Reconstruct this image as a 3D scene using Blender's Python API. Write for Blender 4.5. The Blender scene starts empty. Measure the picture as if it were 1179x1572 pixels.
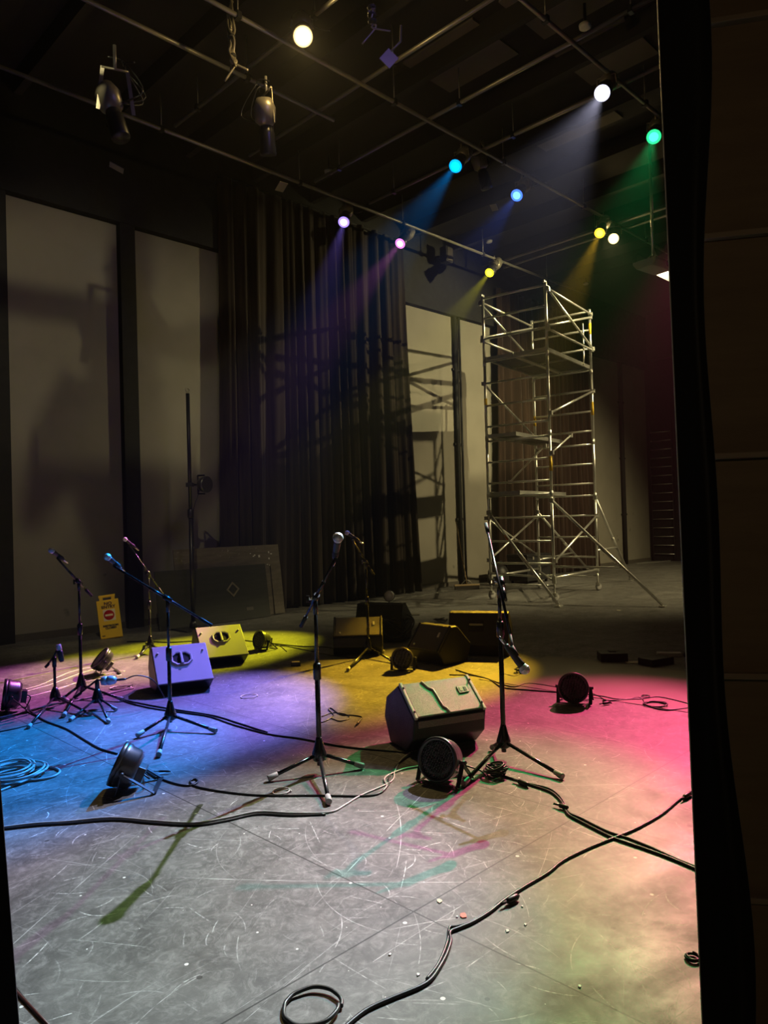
import bpy, math, random
from mathutils import Vector, Matrix

# ------------------------------------------------------------------ camera, exposure, world
sc = bpy.context.scene
COL = sc.collection
PI = math.pi
FPX, ROLL, PITCH, CAMH = 1125.0, 0.028, math.atan(14 / 1125.0), 1.5
_F = Vector((0, math.cos(PITCH), math.sin(PITCH)))
_U0 = Vector((0, -math.sin(PITCH), math.cos(PITCH)))
_R0 = Vector((1, 0, 0))
_R = _R0 * math.cos(ROLL) - _U0 * math.sin(ROLL)
_U = _R0 * math.sin(ROLL) + _U0 * math.cos(ROLL)
CAM = Vector((0, 0, CAMH))
cd = bpy.data.cameras.new('camera')
cam = bpy.data.objects.new('camera', cd)
COL.objects.link(cam)
cd.sensor_fit = 'VERTICAL'
cd.sensor_height = 36.0
cd.lens = FPX / 1572.0 * 36.0
cd.clip_start = 0.05
cd.clip_end = 200
cam.matrix_world = Matrix(((_R.x, _U.x, -_F.x, CAM.x), (_R.y, _U.y, -_F.y, CAM.y), (_R.z, _U.z, -_F.z, CAM.z), (0, 0, 0, 1)))
sc.camera = cam
sc.view_settings.view_transform = 'Standard'
sc.view_settings.look = 'None'
sc.view_settings.gamma = 1
sc.view_settings.use_curve_mapping = False
sc.view_settings.exposure = 0.0
w = bpy.data.worlds.new('world')
sc.world = w
w.use_nodes = True
w.node_tree.nodes['Background'].inputs[0].default_value = (0.8, 0.75, 0.6, 1)
w.node_tree.nodes['Background'].inputs[1].default_value = 0.006
# thin haze in the air of the hall
_vs = w.node_tree.nodes.new('ShaderNodeVolumeScatter')
_vs.inputs['Density'].default_value = 0.0006
_vs.inputs['Anisotropy'].default_value = 0.7
w.node_tree.links.new(_vs.outputs[0], w.node_tree.nodes['World Output'].inputs['Volume'])


def at(px, py, z=0.0):
    """the place at height z that the photo shows at pixel px, py"""
    d = _F * FPX + _R * (px - 589.5) - _U * (py - 786)
    return CAM + d * ((z - CAMH) / d.z)


def aty(px, py, y):
    """the place at distance y in front of the viewer seen at px, py"""
    d = _F * FPX + _R * (px - 589.5) - _U * (py - 786)
    return CAM + d * (y / d.y)


S2 = math.sqrt(0.5)


def uv(u, v, z=0.0):
    """building axes: u runs along the long back wall, v towards it"""
    return Vector(((u - v) * S2, (u + v) * S2, z))


def atv(px, py, v):
    d = _F * FPX + _R * (px - 589.5) - _U * (py - 786)
    return CAM + d * (v / ((-d.x + d.y) * S2))


def atu(px, py, u):
    d = _F * FPX + _R * (px - 589.5) - _U * (py - 786)
    return CAM + d * (u / ((d.x + d.y) * S2))


# lamps: key -> (place, aim, colour, watts, cone degrees, blend, lens radius)
LAMPS = {
    'violet': (at(528, 340, 6.6), at(330, 1080), (0.30, 0.20, 1.0), 9500, 15, 0.8),
    'purple': (at(615, 373, 6.6), at(70, 1050), (0.75, 0.17, 0.66), 14000, 17, 0.8),
    'yellow': (at(752, 418, 6.6), at(300, 1001), (0.85, 0.78, 0.02), 21000, 15.5, 0.7),
    'teal': (at(700, 254, 6.6), at(20, 1180), (0.0, 0.32, 1.0), 14000, 17, 0.7),
    'blue': (at(794, 299, 6.6), at(190, 1130), (0.05, 0.16, 1.0), 5500, 19, 0.8),
    'amber': (at(921, 357, 6.6), at(620, 1035), (1.0, 0.58, 0.03), 15000, 16, 0.8),
    'warm': (at(942, 366, 6.6), at(640, 1290), (1.0, 0.78, 0.34), 350, 34, 0.8),
    'green': (at(1004, 209, 6.6), at(680, 1280), (0.02, 0.80, 0.20), 4500, 19, 0.8),
    'white': (at(925, 142, 6.6), at(165, 1440), (0.74, 0.73, 1.0), 7600, 20, 0.8),
    'pink': (uv(12.0, 4.45, 6.6), at(890, 1150), (1.0, 0.10, 0.25), 11000, 21, 0.9),
    'golden': (at(465, 55, 6.6), at(700, 1800), (1.0, 0.70, 0.25), 330, 60, 0.9),
}
# ------------------------------------------------------------------ helpers


def link(o, parent=None):
    COL.objects.link(o)
    if parent is not None:
        o.parent = parent
    return o


def tag(o, label=None, cat=None, group=None, kind=None):
    if label: o['label'] = label
    if cat: o['category'] = cat
    if group: o['group'] = group
    if kind: o['kind'] = kind
    return o


def thing(name, label, cat, loc=(0, 0, 0), rz=0.0, group=None, rot=None):
    o = bpy.data.objects.new(name, None)
    o.empty_display_size = 0.1
    link(o)
    o.location = loc
    o.rotation_euler = rot if rot else (0, 0, rz)
    return tag(o, label, cat, group)


class MB:
    def __init__(s):
        s.v, s.f, s.sm = [], [], []

    def add(s, vs, fs, smooth=False, M=None):
        n = len(s.v)
        s.v += [tuple(M @ Vector(p)) if M is not None else tuple(p) for p in vs]
        s.f += [tuple(n + i for i in f) for f in fs]
        s.sm += [smooth] * len(fs)
        return s

    def box(s, c, d, M=None):
        x, y, z = c
        a, b, e = d[0] / 2, d[1] / 2, d[2] / 2
        vs = [(x + i * a, y + j * b, z + k * e) for k in (-1, 1) for j in (-1, 1) for i in (-1, 1)]
        return s.add(vs, [(0, 2, 3, 1), (4, 5, 7, 6), (0, 1, 5, 4), (2, 6, 7, 3), (0, 4, 6, 2), (1, 3, 7, 5)], False, M)

    def tube(s, pts, r, n=10, cap=True, M=None):
        """pts: list of points; r: radius or list"""
        pts = [Vector(p) for p in pts]
        rr = r if isinstance(r, (list, tuple)) else [r] * len(pts)
        vs, fs = [], []
        up = None
        for i, p in enumerate(pts):
            t = (pts[min(i + 1, len(pts) - 1)] - pts[max(i - 1, 0)])
            if t.length < 1e-9: t = Vector((0, 0, 1))
            t.normalize()
            if up is None:
                up = Vector((0, 0, 1)) if abs(t.z) < 0.9 else Vector((1, 0, 0))
            a = t.cross(up)
            if a.length < 1e-6:
                a = t.cross(Vector((0.3, 1, 0.1)))
            a.normalize()
            b = a.cross(t).normalized()
            up = b
            for k in range(n):
                q = 2 * PI * k / n
                vs.append(p + a * (math.cos(q) * rr[i]) + b * (math.sin(q) * rr[i]))
        for i in range(len(pts) - 1):
            for k in range(n):
                k2 = (k + 1) % n
                fs.append((i * n + k, i * n + k2, (i + 1) * n + k2, (i + 1) * n + k))
        s.add(vs, fs, True, M)
        if cap:
            m = len(s.v) - len(vs)
            s.f.append(tuple(m + k for k in range(n))[::-1]); s.sm.append(False)
            m2 = m + (len(pts) - 1) * n
            s.f.append(tuple(m2 + k for k in range(n))); s.sm.append(False)
        return s

    def lathe(s, prof, n=24, M=None, smooth=True):
        """prof: (r, z) pairs around local z"""
        vs, fs = [], []
        for r, z in prof:
            for k in range(n):
                q = 2 * PI * k / n
                vs.append((r * math.cos(q), r * math.sin(q), z))
        for i in range(len(prof) - 1):
            for k in range(n):
                k2 = (k + 1) % n
                fs.append((i * n + k, i * n + k2, (i + 1) * n + k2, (i + 1) * n + k))
        fs.append(tuple(range(n))[::-1])
        fs.append(tuple((len(prof) - 1) * n + k for k in range(n)))
        return s.add(vs, fs, smooth, M)

    def prism(s, poly, x0, x1, M=None):
        """poly: (y, z) pairs; runs along x"""
        n = len(poly)
        vs = [(x0, a, b) for a, b in poly] + [(x1, a, b) for a, b in poly]
        fs = [tuple(range(n)), tuple(range(n, 2 * n))[::-1]]
        for i in range(n):
            j = (i + 1) % n
            fs.append((i, i + n, j + n, j))
        return s.add(vs, fs, False, M)

    def build(s, name, mat, parent=None, bevel=0, label=None, seg=2):
        me = bpy.data.meshes.new(name)
        me.from_pydata(s.v, [], s.f)
        me.polygons.foreach_set('use_smooth', s.sm)
        me.materials.append(mat)
        me.update()
        import bmesh
        bm = bmesh.new(); bm.from_mesh(me)
        bmesh.ops.recalc_face_normals(bm, faces=bm.faces)
        bm.to_mesh(me); bm.free()
        o = link(bpy.data.objects.new(name, me), parent)
        if bevel:
            b = o.modifiers.new('bevel', 'BEVEL')
            b.width = bevel; b.segments = seg; b.limit_method = 'ANGLE'; b.angle_limit = math.radians(35)
        if label: o['label'] = label
        return o


def frame(p, zdir, xhint=None):
    """matrix at p whose local z looks along zdir"""
    z = Vector(zdir).normalized()
    h = Vector(xhint) if xhint else (Vector((0, 0, 1)) if abs(z.z) < 0.95 else Vector((0, 1, 0)))
    x = h.cross(z).normalized()
    y = z.cross(x)
    p = Vector(p)
    return Matrix(((x.x, y.x, z.x, p.x), (x.y, y.y, z.y, p.y), (x.z, y.z, z.z, p.z), (0, 0, 0, 1)))


def smooth_path(pts, n=6):
    pts = [Vector(p) for p in pts]
    out = []
    for i in range(len(pts) - 1):
        p0 = pts[max(i - 1, 0)]; p1 = pts[i]; p2 = pts[i + 1]; p3 = pts[min(i + 2, len(pts) - 1)]
        for k in range(n):
            t = k / n
            out.append(0.5 * ((2 * p1) + (p2 - p0) * t + (2 * p0 - 5 * p1 + 4 * p2 - p3) * t * t + (-p0 + 3 * p1 - 3 * p2 + p3) * t ** 3))
    out.append(pts[-1])
    return out


# ------------------------------------------------------------------ materials
class NT:
    """small wrapper for building shader nodes"""
    def __init__(s, name):
        s.m = bpy.data.materials.new(name)
        s.m.use_nodes = True
        s.t = s.m.node_tree
        s.bsdf = s.t.nodes['Principled BSDF']

    def n(s, typ, **kw):
        nd = s.t.nodes.new(typ)
        for k, v in kw.items(): setattr(nd, k, v)
        return nd

    def put(s, sock, v):
        if hasattr(v, 'is_output') or isinstance(v, bpy.types.NodeSocket):
            s.t.links.new(v, sock)
        else:
            sock.default_value = v

    def math(s, op, a, b=0.0, c=0.0, clamp=False):
        nd = s.n('ShaderNodeMath', operation=op, use_clamp=clamp)
        s.put(nd.inputs[0], a); s.put(nd.inputs[1], b); s.put(nd.inputs[2], c)
        return nd.outputs[0]

    def mix(s, f, a, b):
        nd = s.n('ShaderNodeMix', data_type='RGBA')
        s.put(nd.inputs[0], f)
        s.put(nd.inputs[6], a if not isinstance(a, tuple) else (*a, 1) if len(a) == 3 else a)
        s.put(nd.inputs[7], b if not isinstance(b, tuple) else (*b, 1) if len(b) == 3 else b)
        return nd.outputs[2]

    def noise(s, vec, scale, detail=4, rough=0.55, dist=0.0):
        nd = s.n('ShaderNodeTexNoise')
        s.put(nd.inputs['Vector'], vec)
        nd.inputs['Scale'].default_value = scale
        nd.inputs['Detail'].default_value = detail
        nd.inputs['Roughness'].default_value = rough
        nd.inputs['Distortion'].default_value = dist
        return nd.outputs[0]

    def ramp(s, x, a, b, lo=0.0, hi=1.0):
        nd = s.n('ShaderNodeMapRange')
        s.put(nd.inputs[0], x)
        for i, v in ((1, a), (2, b), (3, lo), (4, hi)): nd.inputs[i].default_value = v
        return nd.outputs[0]


def mat(name, col, rough=0.5, metal=0.0, var=0.15, scale=8.0, bump=0.0, spec=0.5, coat=0.0):
    k = NT(name)
    tc = k.n('ShaderNodeTexCoord').outputs['Object']
    ns = k.noise(tc, scale)
    lo = tuple(c * (1 - var) for c in col)
    hi = tuple(min(1, c * (1 + var)) for c in col)
    k.put(k.bsdf.inputs['Base Color'], k.mix(ns, lo, hi))
    k.put(k.bsdf.inputs['Roughness'], k.ramp(ns, 0.3, 0.7, max(0.02, rough - 0.06), min(1, rough + 0.06)))
    k.bsdf.inputs['Metallic'].default_value = metal
    k.bsdf.inputs['Specular IOR Level'].default_value = spec
    if bump:
        b = k.n('ShaderNodeBump'); b.inputs['Strength'].default_value = bump; b.inputs['Distance'].default_value = 0.01
        k.put(b.inputs['Height'], k.noise(tc, scale * 12, 2)); k.put(k.bsdf.inputs['Normal'], b.outputs[0])
    return k.m


def emat(name, col, strength):
    k = NT(name)
    k.bsdf.inputs['Base Color'].default_value = (*[c * 0.3 for c in col], 1)
    k.bsdf.inputs['Emission Color'].default_value = (*col, 1)
    k.bsdf.inputs['Emission Strength'].default_value = strength
    return k.m


def floor_material():
    k = NT('painted_stage_boards')
    tc = k.n('ShaderNodeTexCoord').outputs['Object']
    sep = k.n('ShaderNodeSeparateXYZ'); k.put(sep.inputs[0], tc)
    X, Y = sep.outputs[0], sep.outputs[1]      # the object's own axes are the building's u and v
    big = k.noise(tc, 0.55, 5, 0.6)
    mid = k.noise(tc, 3.2, 8, 0.68, 0.6)
    fine = k.noise(tc, 26, 6, 0.7)
    base = k.mix(k.ramp(mid, 0.3, 0.72), (0.060, 0.058, 0.056), (0.215, 0.207, 0.196))
    scuff = k.noise(tc, 11.0, 9, 0.78, 2.2)
    base = k.mix(k.ramp(scuff, 0.47, 0.66, 0.0, 0.55), base, (0.42, 0.41, 0.39))
    base = k.mix(k.ramp(k.noise(tc, 6.0, 6, 0.7, 1.0), 0.48, 0.28, 0.0, 0.75), base, (0.035, 0.034, 0.032))
    base = k.mix(k.ramp(big, 0.35, 0.7, 0.0, 0.55), base, (0.125, 0.120, 0.112))
    base = k.mix(k.ramp(fine, 0.42, 0.62, 0.30, 0.0), base, (0.05, 0.048, 0.046))

    def scratches(scale, wid, length, curve, keep, off, soft=1.6):
        mp = k.n('ShaderNodeMapping')
        k.put(mp.inputs[0], tc)
        mp.inputs['Location'].default_value = off
        mp.inputs['Scale'].default_value = (scale, scale, 0)
        vo = k.n('ShaderNodeTexVoronoi', voronoi_dimensions='2D', feature='F1')
        k.put(vo.inputs['Vector'], mp.outputs[0]); vo.inputs['Scale'].default_value = 1.0
        df = k.n('ShaderNodeVectorMath', operation='SUBTRACT')
        k.put(df.inputs[0], mp.outputs[0]); k.put(df.inputs[1], vo.outputs['Position'])
        s3 = k.n('ShaderNodeSeparateColor'); k.put(s3.inputs[0], vo.outputs['Color'])
        ang = k.math('MULTIPLY', s3.outputs[0], 2 * PI)
        co, si = k.math('COSINE', ang), k.math('SINE', ang)
        d2 = k.n('ShaderNodeSeparateXYZ'); k.put(d2.inputs[0], df.outputs[0])
        a = k.math('ADD', k.math('MULTIPLY', d2.outputs[0], co), k.math('MULTIPLY', d2.outputs[1], si))
        b = k.math('SUBTRACT', k.math('MULTIPLY', d2.outputs[1], co), k.math('MULTIPLY', d2.outputs[0], si))
        cv = k.math('MULTIPLY', k.math('SUBTRACT', s3.outputs[1], 0.5), curve * 2)
        a2 = k.math('ABSOLUTE', k.math('SUBTRACT', a, k.math('MULTIPLY', cv, k.math('MULTIPLY', b, b))))
        line = k.ramp(a2, wid * scale * 0.4, wid * scale * soft, 1.0, 0.0)
        ends = k.ramp(k.math('ABSOLUTE', b), length * 0.55, length, 1.0, 0.0)
        on = k.math('MULTIPLY', k.math('LESS_THAN', s3.outputs[2], keep), k.ramp(k.math('FRACT', k.math('MULTIPLY', s3.outputs[2], 7.3)), 0.0, 1.0, 0.12, 1.0))
        brk = k.ramp(k.noise(tc, 9.0 * scale, 3, 0.7), 0.38, 0.62, 0.05, 1.0)
        return k.math('MULTIPLY', k.math('MULTIPLY', line, ends), k.math('MULTIPLY', on, brk), clamp=True)

    near = k.ramp(k.math('ADD', X, k.math('MULTIPLY', Y, 0.6)), 5.0, 11.0, 1.0, 0.35)  # the played-on part is the scuffed part
    tot = None
    for args, amp in (((0.42, 0.0022, 0.62, 0.12, 0.75, (0.3, 0.1, 0)), 0.7), ((0.55, 0.0016, 0.6, 0.06, 0.8, (5.3, 2.1, 0)), 0.6),
                      ((0.9, 0.0016, 0.55, 0.35, 0.8, (2.7, 7.1, 0)), 0.6), ((1.3, 0.0014, 0.5, 0.9, 0.5, (9.1, 3.3, 0)), 0.5),
                      ((0.7, 0.0014, 0.6, 0.1, 0.8, (12.7, 3.1, 0)), 0.6), ((1.1, 0.0012, 0.5, 0.1, 0.8, (19.1, 8.3, 0)), 0.5),
                      ((2.0, 0.0014, 0.5, 0.5, 0.8, (1.1, 5.7, 0)), 0.5), ((3.1, 0.0018, 0.45, 0.5, 0.7, (4.4, 8.8, 0)), 0.5),
                      ((5.0, 0.0022, 0.42, 0.9, 0.7, (6.6, 1.8, 0)), 0.55), ((8.0, 0.0020, 0.4, 0.6, 0.5, (3.6, 9.8, 0)), 0.5),
                      ((0.36, 0.0014, 0.7, 0.03, 0.9, (31.6, 2.8, 0)), 0.6), ((1.7, 0.0011, 0.5, 0.1, 0.9, (13.6, 9.8, 0)), 0.4), ((2.6, 0.0011, 0.5, 0.1, 0.9, (3.6, 19.8, 0)), 0.4)):
        sx = k.math('MULTIPLY', scratches(*args), amp)
        tot = sx if tot is None else k.math('MAXIMUM', tot, sx)
    patch = k.ramp(k.noise(tc, 0.8, 3, 0.6), 0.30, 0.50, 0.5, 1.9)
    tot = k.math('MULTIPLY', k.math('MULTIPLY', tot, patch), near, clamp=True)
    base = k.mix(tot, base, (0.78, 0.78, 0.76))
    # grit and paint specks
    vo = k.n('ShaderNodeTexVoronoi', voronoi_dimensions='2D', feature='F1')
    k.put(vo.inputs['Vector'], tc); vo.inputs['Scale'].default_value = 5.2
    s3 = k.n('ShaderNodeSeparateColor'); k.put(s3.inputs[0], vo.outputs['Color'])
    rad = k.math('MULTIPLY', k.math('POWER', s3.outputs[1], 4.0), 0.045)
    sp = k.math('MULTIPLY', k.math('LESS_THAN', vo.outputs['Distance'], rad), k.math('LESS_THAN', s3.outputs[0], 0.85))
    base = k.mix(sp, base, (0.75, 0.74, 0.70))
    vo2 = k.n('ShaderNodeTexVoronoi', voronoi_dimensions='2D', feature='F1')
    k.put(vo2.inputs['Vector'], tc); vo2.inputs['Scale'].default_value = 3.1
    s4 = k.n('ShaderNodeSeparateColor'); k.put(s4.inputs[0], vo2.outputs['Color'])
    sp2 = k.math('LESS_THAN', vo2.outputs['Distance'], k.math('MULTIPLY', k.math('POWER', s4.outputs[2], 5.0), 0.045))
    base = k.mix(k.math('MULTIPLY', sp2, 0.8), base, (0.03, 0.028, 0.026))

    def seam(coord, off, pitch, wd):
        m = k.math('ABSOLUTE', k.math('SUBTRACT', k.math('PINGPONG', k.math('SUBTRACT', coord, off), pitch / 2), 0.0))
        return k.math('LESS_THAN', m, wd)
    sm = k.math('MAXIMUM', seam(X, 0.83, 1.22, 0.0035), seam(Y, 1.95, 2.44, 0.0035))
    base = k.mix(k.math('MULTIPLY', sm, 0.85), base, (0.012, 0.011, 0.010))
    k.put(k.bsdf.inputs['Base Color'], base)
    rg = k.ramp(k.noise(tc, 2.3, 8, 0.7, 0.4), 0.3, 0.7, 0.36, 0.66)
    rg = k.math('ADD', rg, k.math('MULTIPLY', tot, 0.2))
    k.put(k.bsdf.inputs['Roughness'], rg)
    k.bsdf.inputs['Specular IOR Level'].default_value = 0.4
    b = k.n('ShaderNodeBump'); b.inputs['Strength'].default_value = 0.25; b.inputs['Distance'].default_value = 0.004
    k.put(b.inputs['Height'], k.math('SUBTRACT', k.math('MULTIPLY', mid, 0.5), k.math('MULTIPLY', sm, 2.0)))
    k.put(k.bsdf.inputs['Normal'], b.outputs[0])
    return k.m


def wall_material():
    k = NT('stage_wall_paint')
    tc = k.n('ShaderNodeTexCoord').outputs['Object']
    a = k.noise(tc, 0.7, 5, 0.6)
    base = k.mix(k.ramp(a, 0.3, 0.7), (0.20, 0.185, 0.15), (0.27, 0.25, 0.205))
    sp = k.ramp(k.noise(tc, 3.5, 3, 0.6), 0.66, 0.74, 0.0, 0.55)
    sep = k.n('ShaderNodeSeparateXYZ'); k.put(sep.inputs[0], tc)
    low = k.ramp(sep.outputs[2], 1.0, 2.2, 1.0, 0.0)
    base = k.mix(k.math('MULTIPLY', sp, low), base, (0.05, 0.045, 0.04))
    k.put(k.bsdf.inputs['Base Color'], base)
    k.bsdf.inputs['Roughness'].default_value = 0.75
    return k.m


def grille_material(name, col, cell=150):
    k = NT(name)
    tc = k.n('ShaderNodeTexCoord').outputs['Object']
    vo = k.n('ShaderNodeTexVoronoi', feature='F1'); k.put(vo.inputs['Vector'], tc); vo.inputs['Scale'].default_value = cell
    h = k.ramp(vo.outputs['Distance'], 0.25, 0.45)
    k.put(k.bsdf.inputs['Base Color'], k.mix(h, tuple(c * 0.25 for c in col), col))
    k.bsdf.inputs['Roughness'].default_value = 0.42
    k.bsdf.inputs['Metallic'].default_value = 0.3
    b = k.n('ShaderNodeBump'); b.inputs['Strength'].default_value = 0.5; b.inputs['Distance'].default_value = 0.002
    k.put(b.inputs['Height'], h); k.put(k.bsdf.inputs['Normal'], b.outputs[0])
    return k.m


def led_material():
    k = NT('led_cluster_lens')
    tc = k.n('ShaderNodeTexCoord').outputs['Object']
    vo = k.n('ShaderNodeTexVoronoi', feature='F1'); k.put(vo.inputs['Vector'], tc)
    vo.inputs['Scale'].default_value = 120; vo.inputs['Randomness'].default_value = 0.35
    h = k.ramp(vo.outputs['Distance'], 0.15, 0.5, 1, 0)
    k.put(k.bsdf.inputs['Base Color'], k.mix(h, (0.015, 0.015, 0.017), (0.23, 0.22, 0.22)))
    k.bsdf.inputs['Roughness'].default_value = 0.22
    b = k.n('ShaderNodeBump'); b.inputs['Strength'].default_value = 0.8; b.inputs['Distance'].default_value = 0.004
    k.put(b.inputs['Height'], h); k.put(k.bsdf.inputs['Normal'], b.outputs[0])
    return k.m


def drape_material(name, a, b_, rough=0.95):
    k = NT(name)
    tc = k.n('ShaderNodeTexCoord').outputs['Object']
    mp = k.n('ShaderNodeMapping'); k.put(mp.inputs[0], tc); mp.inputs['Scale'].default_value = (6, 6, 0.4)
    n1 = k.noise(mp.outputs[0], 2.0, 4)
    k.put(k.bsdf.inputs['Base Color'], k.mix(k.ramp(n1, 0.3, 0.7), a, b_))
    k.bsdf.inputs['Roughness'].default_value = rough
    k.bsdf.inputs['Specular IOR Level'].default_value = 0.15
    k.bsdf.inputs['Sheen Weight'].default_value = 0.15
    return k.m


def board_material(name, a, b_, speck=0.0):
    k = NT(name)
    tc = k.n('ShaderNodeTexCoord').outputs['Object']
    mp = k.n('ShaderNodeMapping'); k.put(mp.inputs[0], tc); mp.inputs['Scale'].default_value = (1.0, 3.0, 8.0)
    n1 = k.noise(mp.outputs[0], 2.5, 6, 0.65)
    base = k.mix(k.ramp(n1, 0.3, 0.7), a, b_)
    if speck:
        s = k.ramp(k.noise(tc, 14, 4, 0.7), 0.64, 0.72, 0, speck)
        base = k.mix(s, base, (0.5, 0.47, 0.4))
    k.put(k.bsdf.inputs['Base Color'], base)
    k.bsdf.inputs['Roughness'].default_value = 0.7
    return k.m


M = {
    'floor': floor_material(),
    'wall': wall_material(),
    'black': mat('flat_black_paint', (0.012, 0.012, 0.012), 0.8),
    'dark': mat('dark_brown_paint', (0.045, 0.036, 0.03), 0.8),
    'ceil': mat('dark_ceiling_paint', (0.030, 0.027, 0.024), 0.9, var=0.5, scale=0.6),
    'panel': mat('pale_ceiling_panel', (0.16, 0.14, 0.11), 0.9),
    'base': mat('grey_skirting_paint', (0.10, 0.09, 0.075), 0.5),
    'pipe': mat('galvanised_rigging_pipe', (0.34, 0.32, 0.28), 0.38, 0.6),
    'alu': mat('scaffold_aluminium', (0.72, 0.71, 0.66), 0.34, 0.85, 0.08),
    'ylabel': mat('yellow_label', (0.75, 0.48, 0.02), 0.5),
    'rlabel': mat('orange_label', (0.55, 0.12, 0.02), 0.5),
    'plyd': board_material('platform_plywood', (0.035, 0.026, 0.02), (0.07, 0.055, 0.04), 0.9),
    'blackm': mat('black_powder_coat', (0.016, 0.016, 0.018), 0.38, 0.0, spec=0.6),
    'stand': mat('black_stand_metal', (0.02, 0.02, 0.022), 0.27, 0.3, spec=0.7),
    'chrome': mat('chrome', (0.75, 0.75, 0.75), 0.15, 1.0),
    'rubber': mat('black_rubber', (0.015, 0.015, 0.015), 0.7),
    'greyrub': mat('grey_rubber_cap', (0.32, 0.31, 0.30), 0.6),
    'micball': grille_material('microphone_mesh', (0.85, 0.85, 0.85), 520),
    'micbody': mat('microphone_body', (0.035, 0.035, 0.04), 0.4),
    'micgrey': mat('silver_microphone', (0.55, 0.55, 0.6), 0.35, 0.4),
    'led': led_material(),
    'parcan': mat('lamp_housing_black', (0.03, 0.028, 0.03), 0.33, spec=0.8),
    'parback': mat('lamp_housing_grey', (0.45, 0.44, 0.43), 0.4, 0.2),
    'pargrey': mat('frosted_cover', (0.42, 0.38, 0.42), 0.5),
    'cab': mat('monitor_black_paint', (0.014, 0.014, 0.015), 0.45, bump=0.25, scale=10),
    'cabpanel': mat('monitor_grey_panel', (0.50, 0.48, 0.50), 0.5, bump=0.1, scale=12, var=0.05),
    'cabyel': mat('monitor_yellow_lit_panel', (0.52, 0.50, 0.40), 0.5, bump=0.1, scale=12, var=0.05),  # copy of the grey panel tinted towards its yellow lamplight
    'grille': grille_material('speaker_grille', (0.25, 0.24, 0.215), 260),
    'grilled': grille_material('dark_speaker_grille', (0.11, 0.095, 0.08), 260),
    'trimw': mat('light_edge_trim', (0.62, 0.60, 0.55), 0.4),
    'hole': mat('handle_recess_black', (0.006, 0.006, 0.006), 0.9),
    'badge': mat('pale_badge', (0.62, 0.58, 0.52), 0.4),
    'signy': mat('sign_yellow_plastic', (0.95, 0.60, 0.02), 0.38, var=0.05),
    'signr': mat('sign_red', (0.55, 0.01, 0.01), 0.45, var=0.05),
    'signw': mat('sign_white', (0.85, 0.75, 0.55), 0.45, var=0.03),
    'signd': mat('sign_dark_print', (0.06, 0.012, 0.01), 0.5, var=0.03),
    'signk': mat('sign_black_print', (0.02, 0.015, 0.01), 0.5, var=0.03),
    'curtain': drape_material('brown_stage_velour', (0.018, 0.013, 0.010), (0.040, 0.030, 0.022)),
    'curtain2': drape_material('dark_red_brown_velour', (0.020, 0.012, 0.009), (0.045, 0.026, 0.018)),
    'drape': drape_material('black_masking_drape', (0.008, 0.008, 0.009), (0.014, 0.014, 0.015)),
    'brown': board_material('brown_painted_masonry', (0.16, 0.105, 0.055), (0.20, 0.135, 0.07)),
    'brownl': mat('brown_batten_paint', (0.26, 0.19, 0.12), 0.6),
    'cable': mat('black_cable_rubber', (0.013, 0.013, 0.014), 0.42),
    'cableg': mat('pale_grey_cable', (0.42, 0.40, 0.38), 0.45),
    'cablep': mat('white_cable', (0.65, 0.62, 0.62), 0.45),
    'mat': mat('smooth_vinyl_mat', (0.17, 0.15, 0.115), 0.6, var=0.06, scale=2.0),
    'wood': board_material('weathered_board', (0.10, 0.085, 0.065), (0.17, 0.145, 0.11), 0.5),
    'woodd': board_material('dark_painted_board', (0.030, 0.031, 0.024), (0.045, 0.046, 0.036), 0.0),
    'woodh': mat('broom_wood', (0.35, 0.25, 0.13), 0.6),
    'brist': mat('broom_bristle', (0.03, 0.025, 0.02), 0.9),
    'fixm': mat('worn_fixture_metal', (0.30, 0.27, 0.20), 0.4, 0.5),
    'paper': mat('creased_paper', (0.62, 0.56, 0.42), 0.8),
    'red': mat('red_chip', (0.80, 0.16, 0.10), 0.6),
    'white': mat('white_plastic', (0.7, 0.69, 0.66), 0.4),
}

# ------------------------------------------------------------------ setting
WV = 10.6          # the long wall
CH = 7.75          # ceiling height
BR = math.radians(45)


def building(o):
    o.rotation_euler = (0, 0, BR)
    return o


def struct(name, mb, m, label=None, cat=None, bevel=0):
    o = mb.build(name, m, bevel=bevel)
    building(o)
    tag(o, label, cat, None, 'structure')
    return o


struct('floor', MB().box((9.5, 3.0, -0.05), (33, 16.4, 0.1)), M['floor'], 'scuffed grey painted stage floor in sheets with thin seams', 'floor')
struct('ceiling', MB().box((9.5, 3.0, CH + 0.05), (33, 16.4, 0.1)), M['ceil'], 'dark ceiling above the rigging grid', 'ceiling')
struct('wall_back', MB().box((8.8, WV + 0.1, 3.05), (27.6, 0.2, 6.1)), M['wall'], 'long beige painted wall behind the curtains', 'wall')
struct('trim_1', MB().box((8.8, WV + 0.03, 6.93), (27.6, 0.34, 1.65)), M['black'], 'black painted band along the top of the long wall', 'wall')
struct('wall_far', MB().box((22.7, 2.8, CH / 2), (0.2, 16, CH)), M['black'], 'black end wall beyond the scaffold tower', 'wall')
struct('wall_upper', MB().box((22.2, 2.5, 7.0), (0.3, 15.5, 1.4)), M['dark'], 'dark brown bulkhead high on the end wall', 'wall')
struct('baseboard_back', MB().box((8.8, WV - 0.012, 0.05), (27.6, 0.02, 0.1)), M['base'], 'grey skirting along the foot of the long wall', 'baseboard')
# upright dark columns on the wall
for nm, u0, wdt in (('trim_2', 3.22, 0.42), ('trim_3', 5.15, 0.24)):
    struct(nm, MB().box((u0, WV - 0.06, 3.4), (wdt, 0.12, 6.8)), M['black'], 'black upright column standing against the long wall' + (' at the edge of the view' if nm == 'trim_2' else ' left of the main curtain'), 'column')
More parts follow.
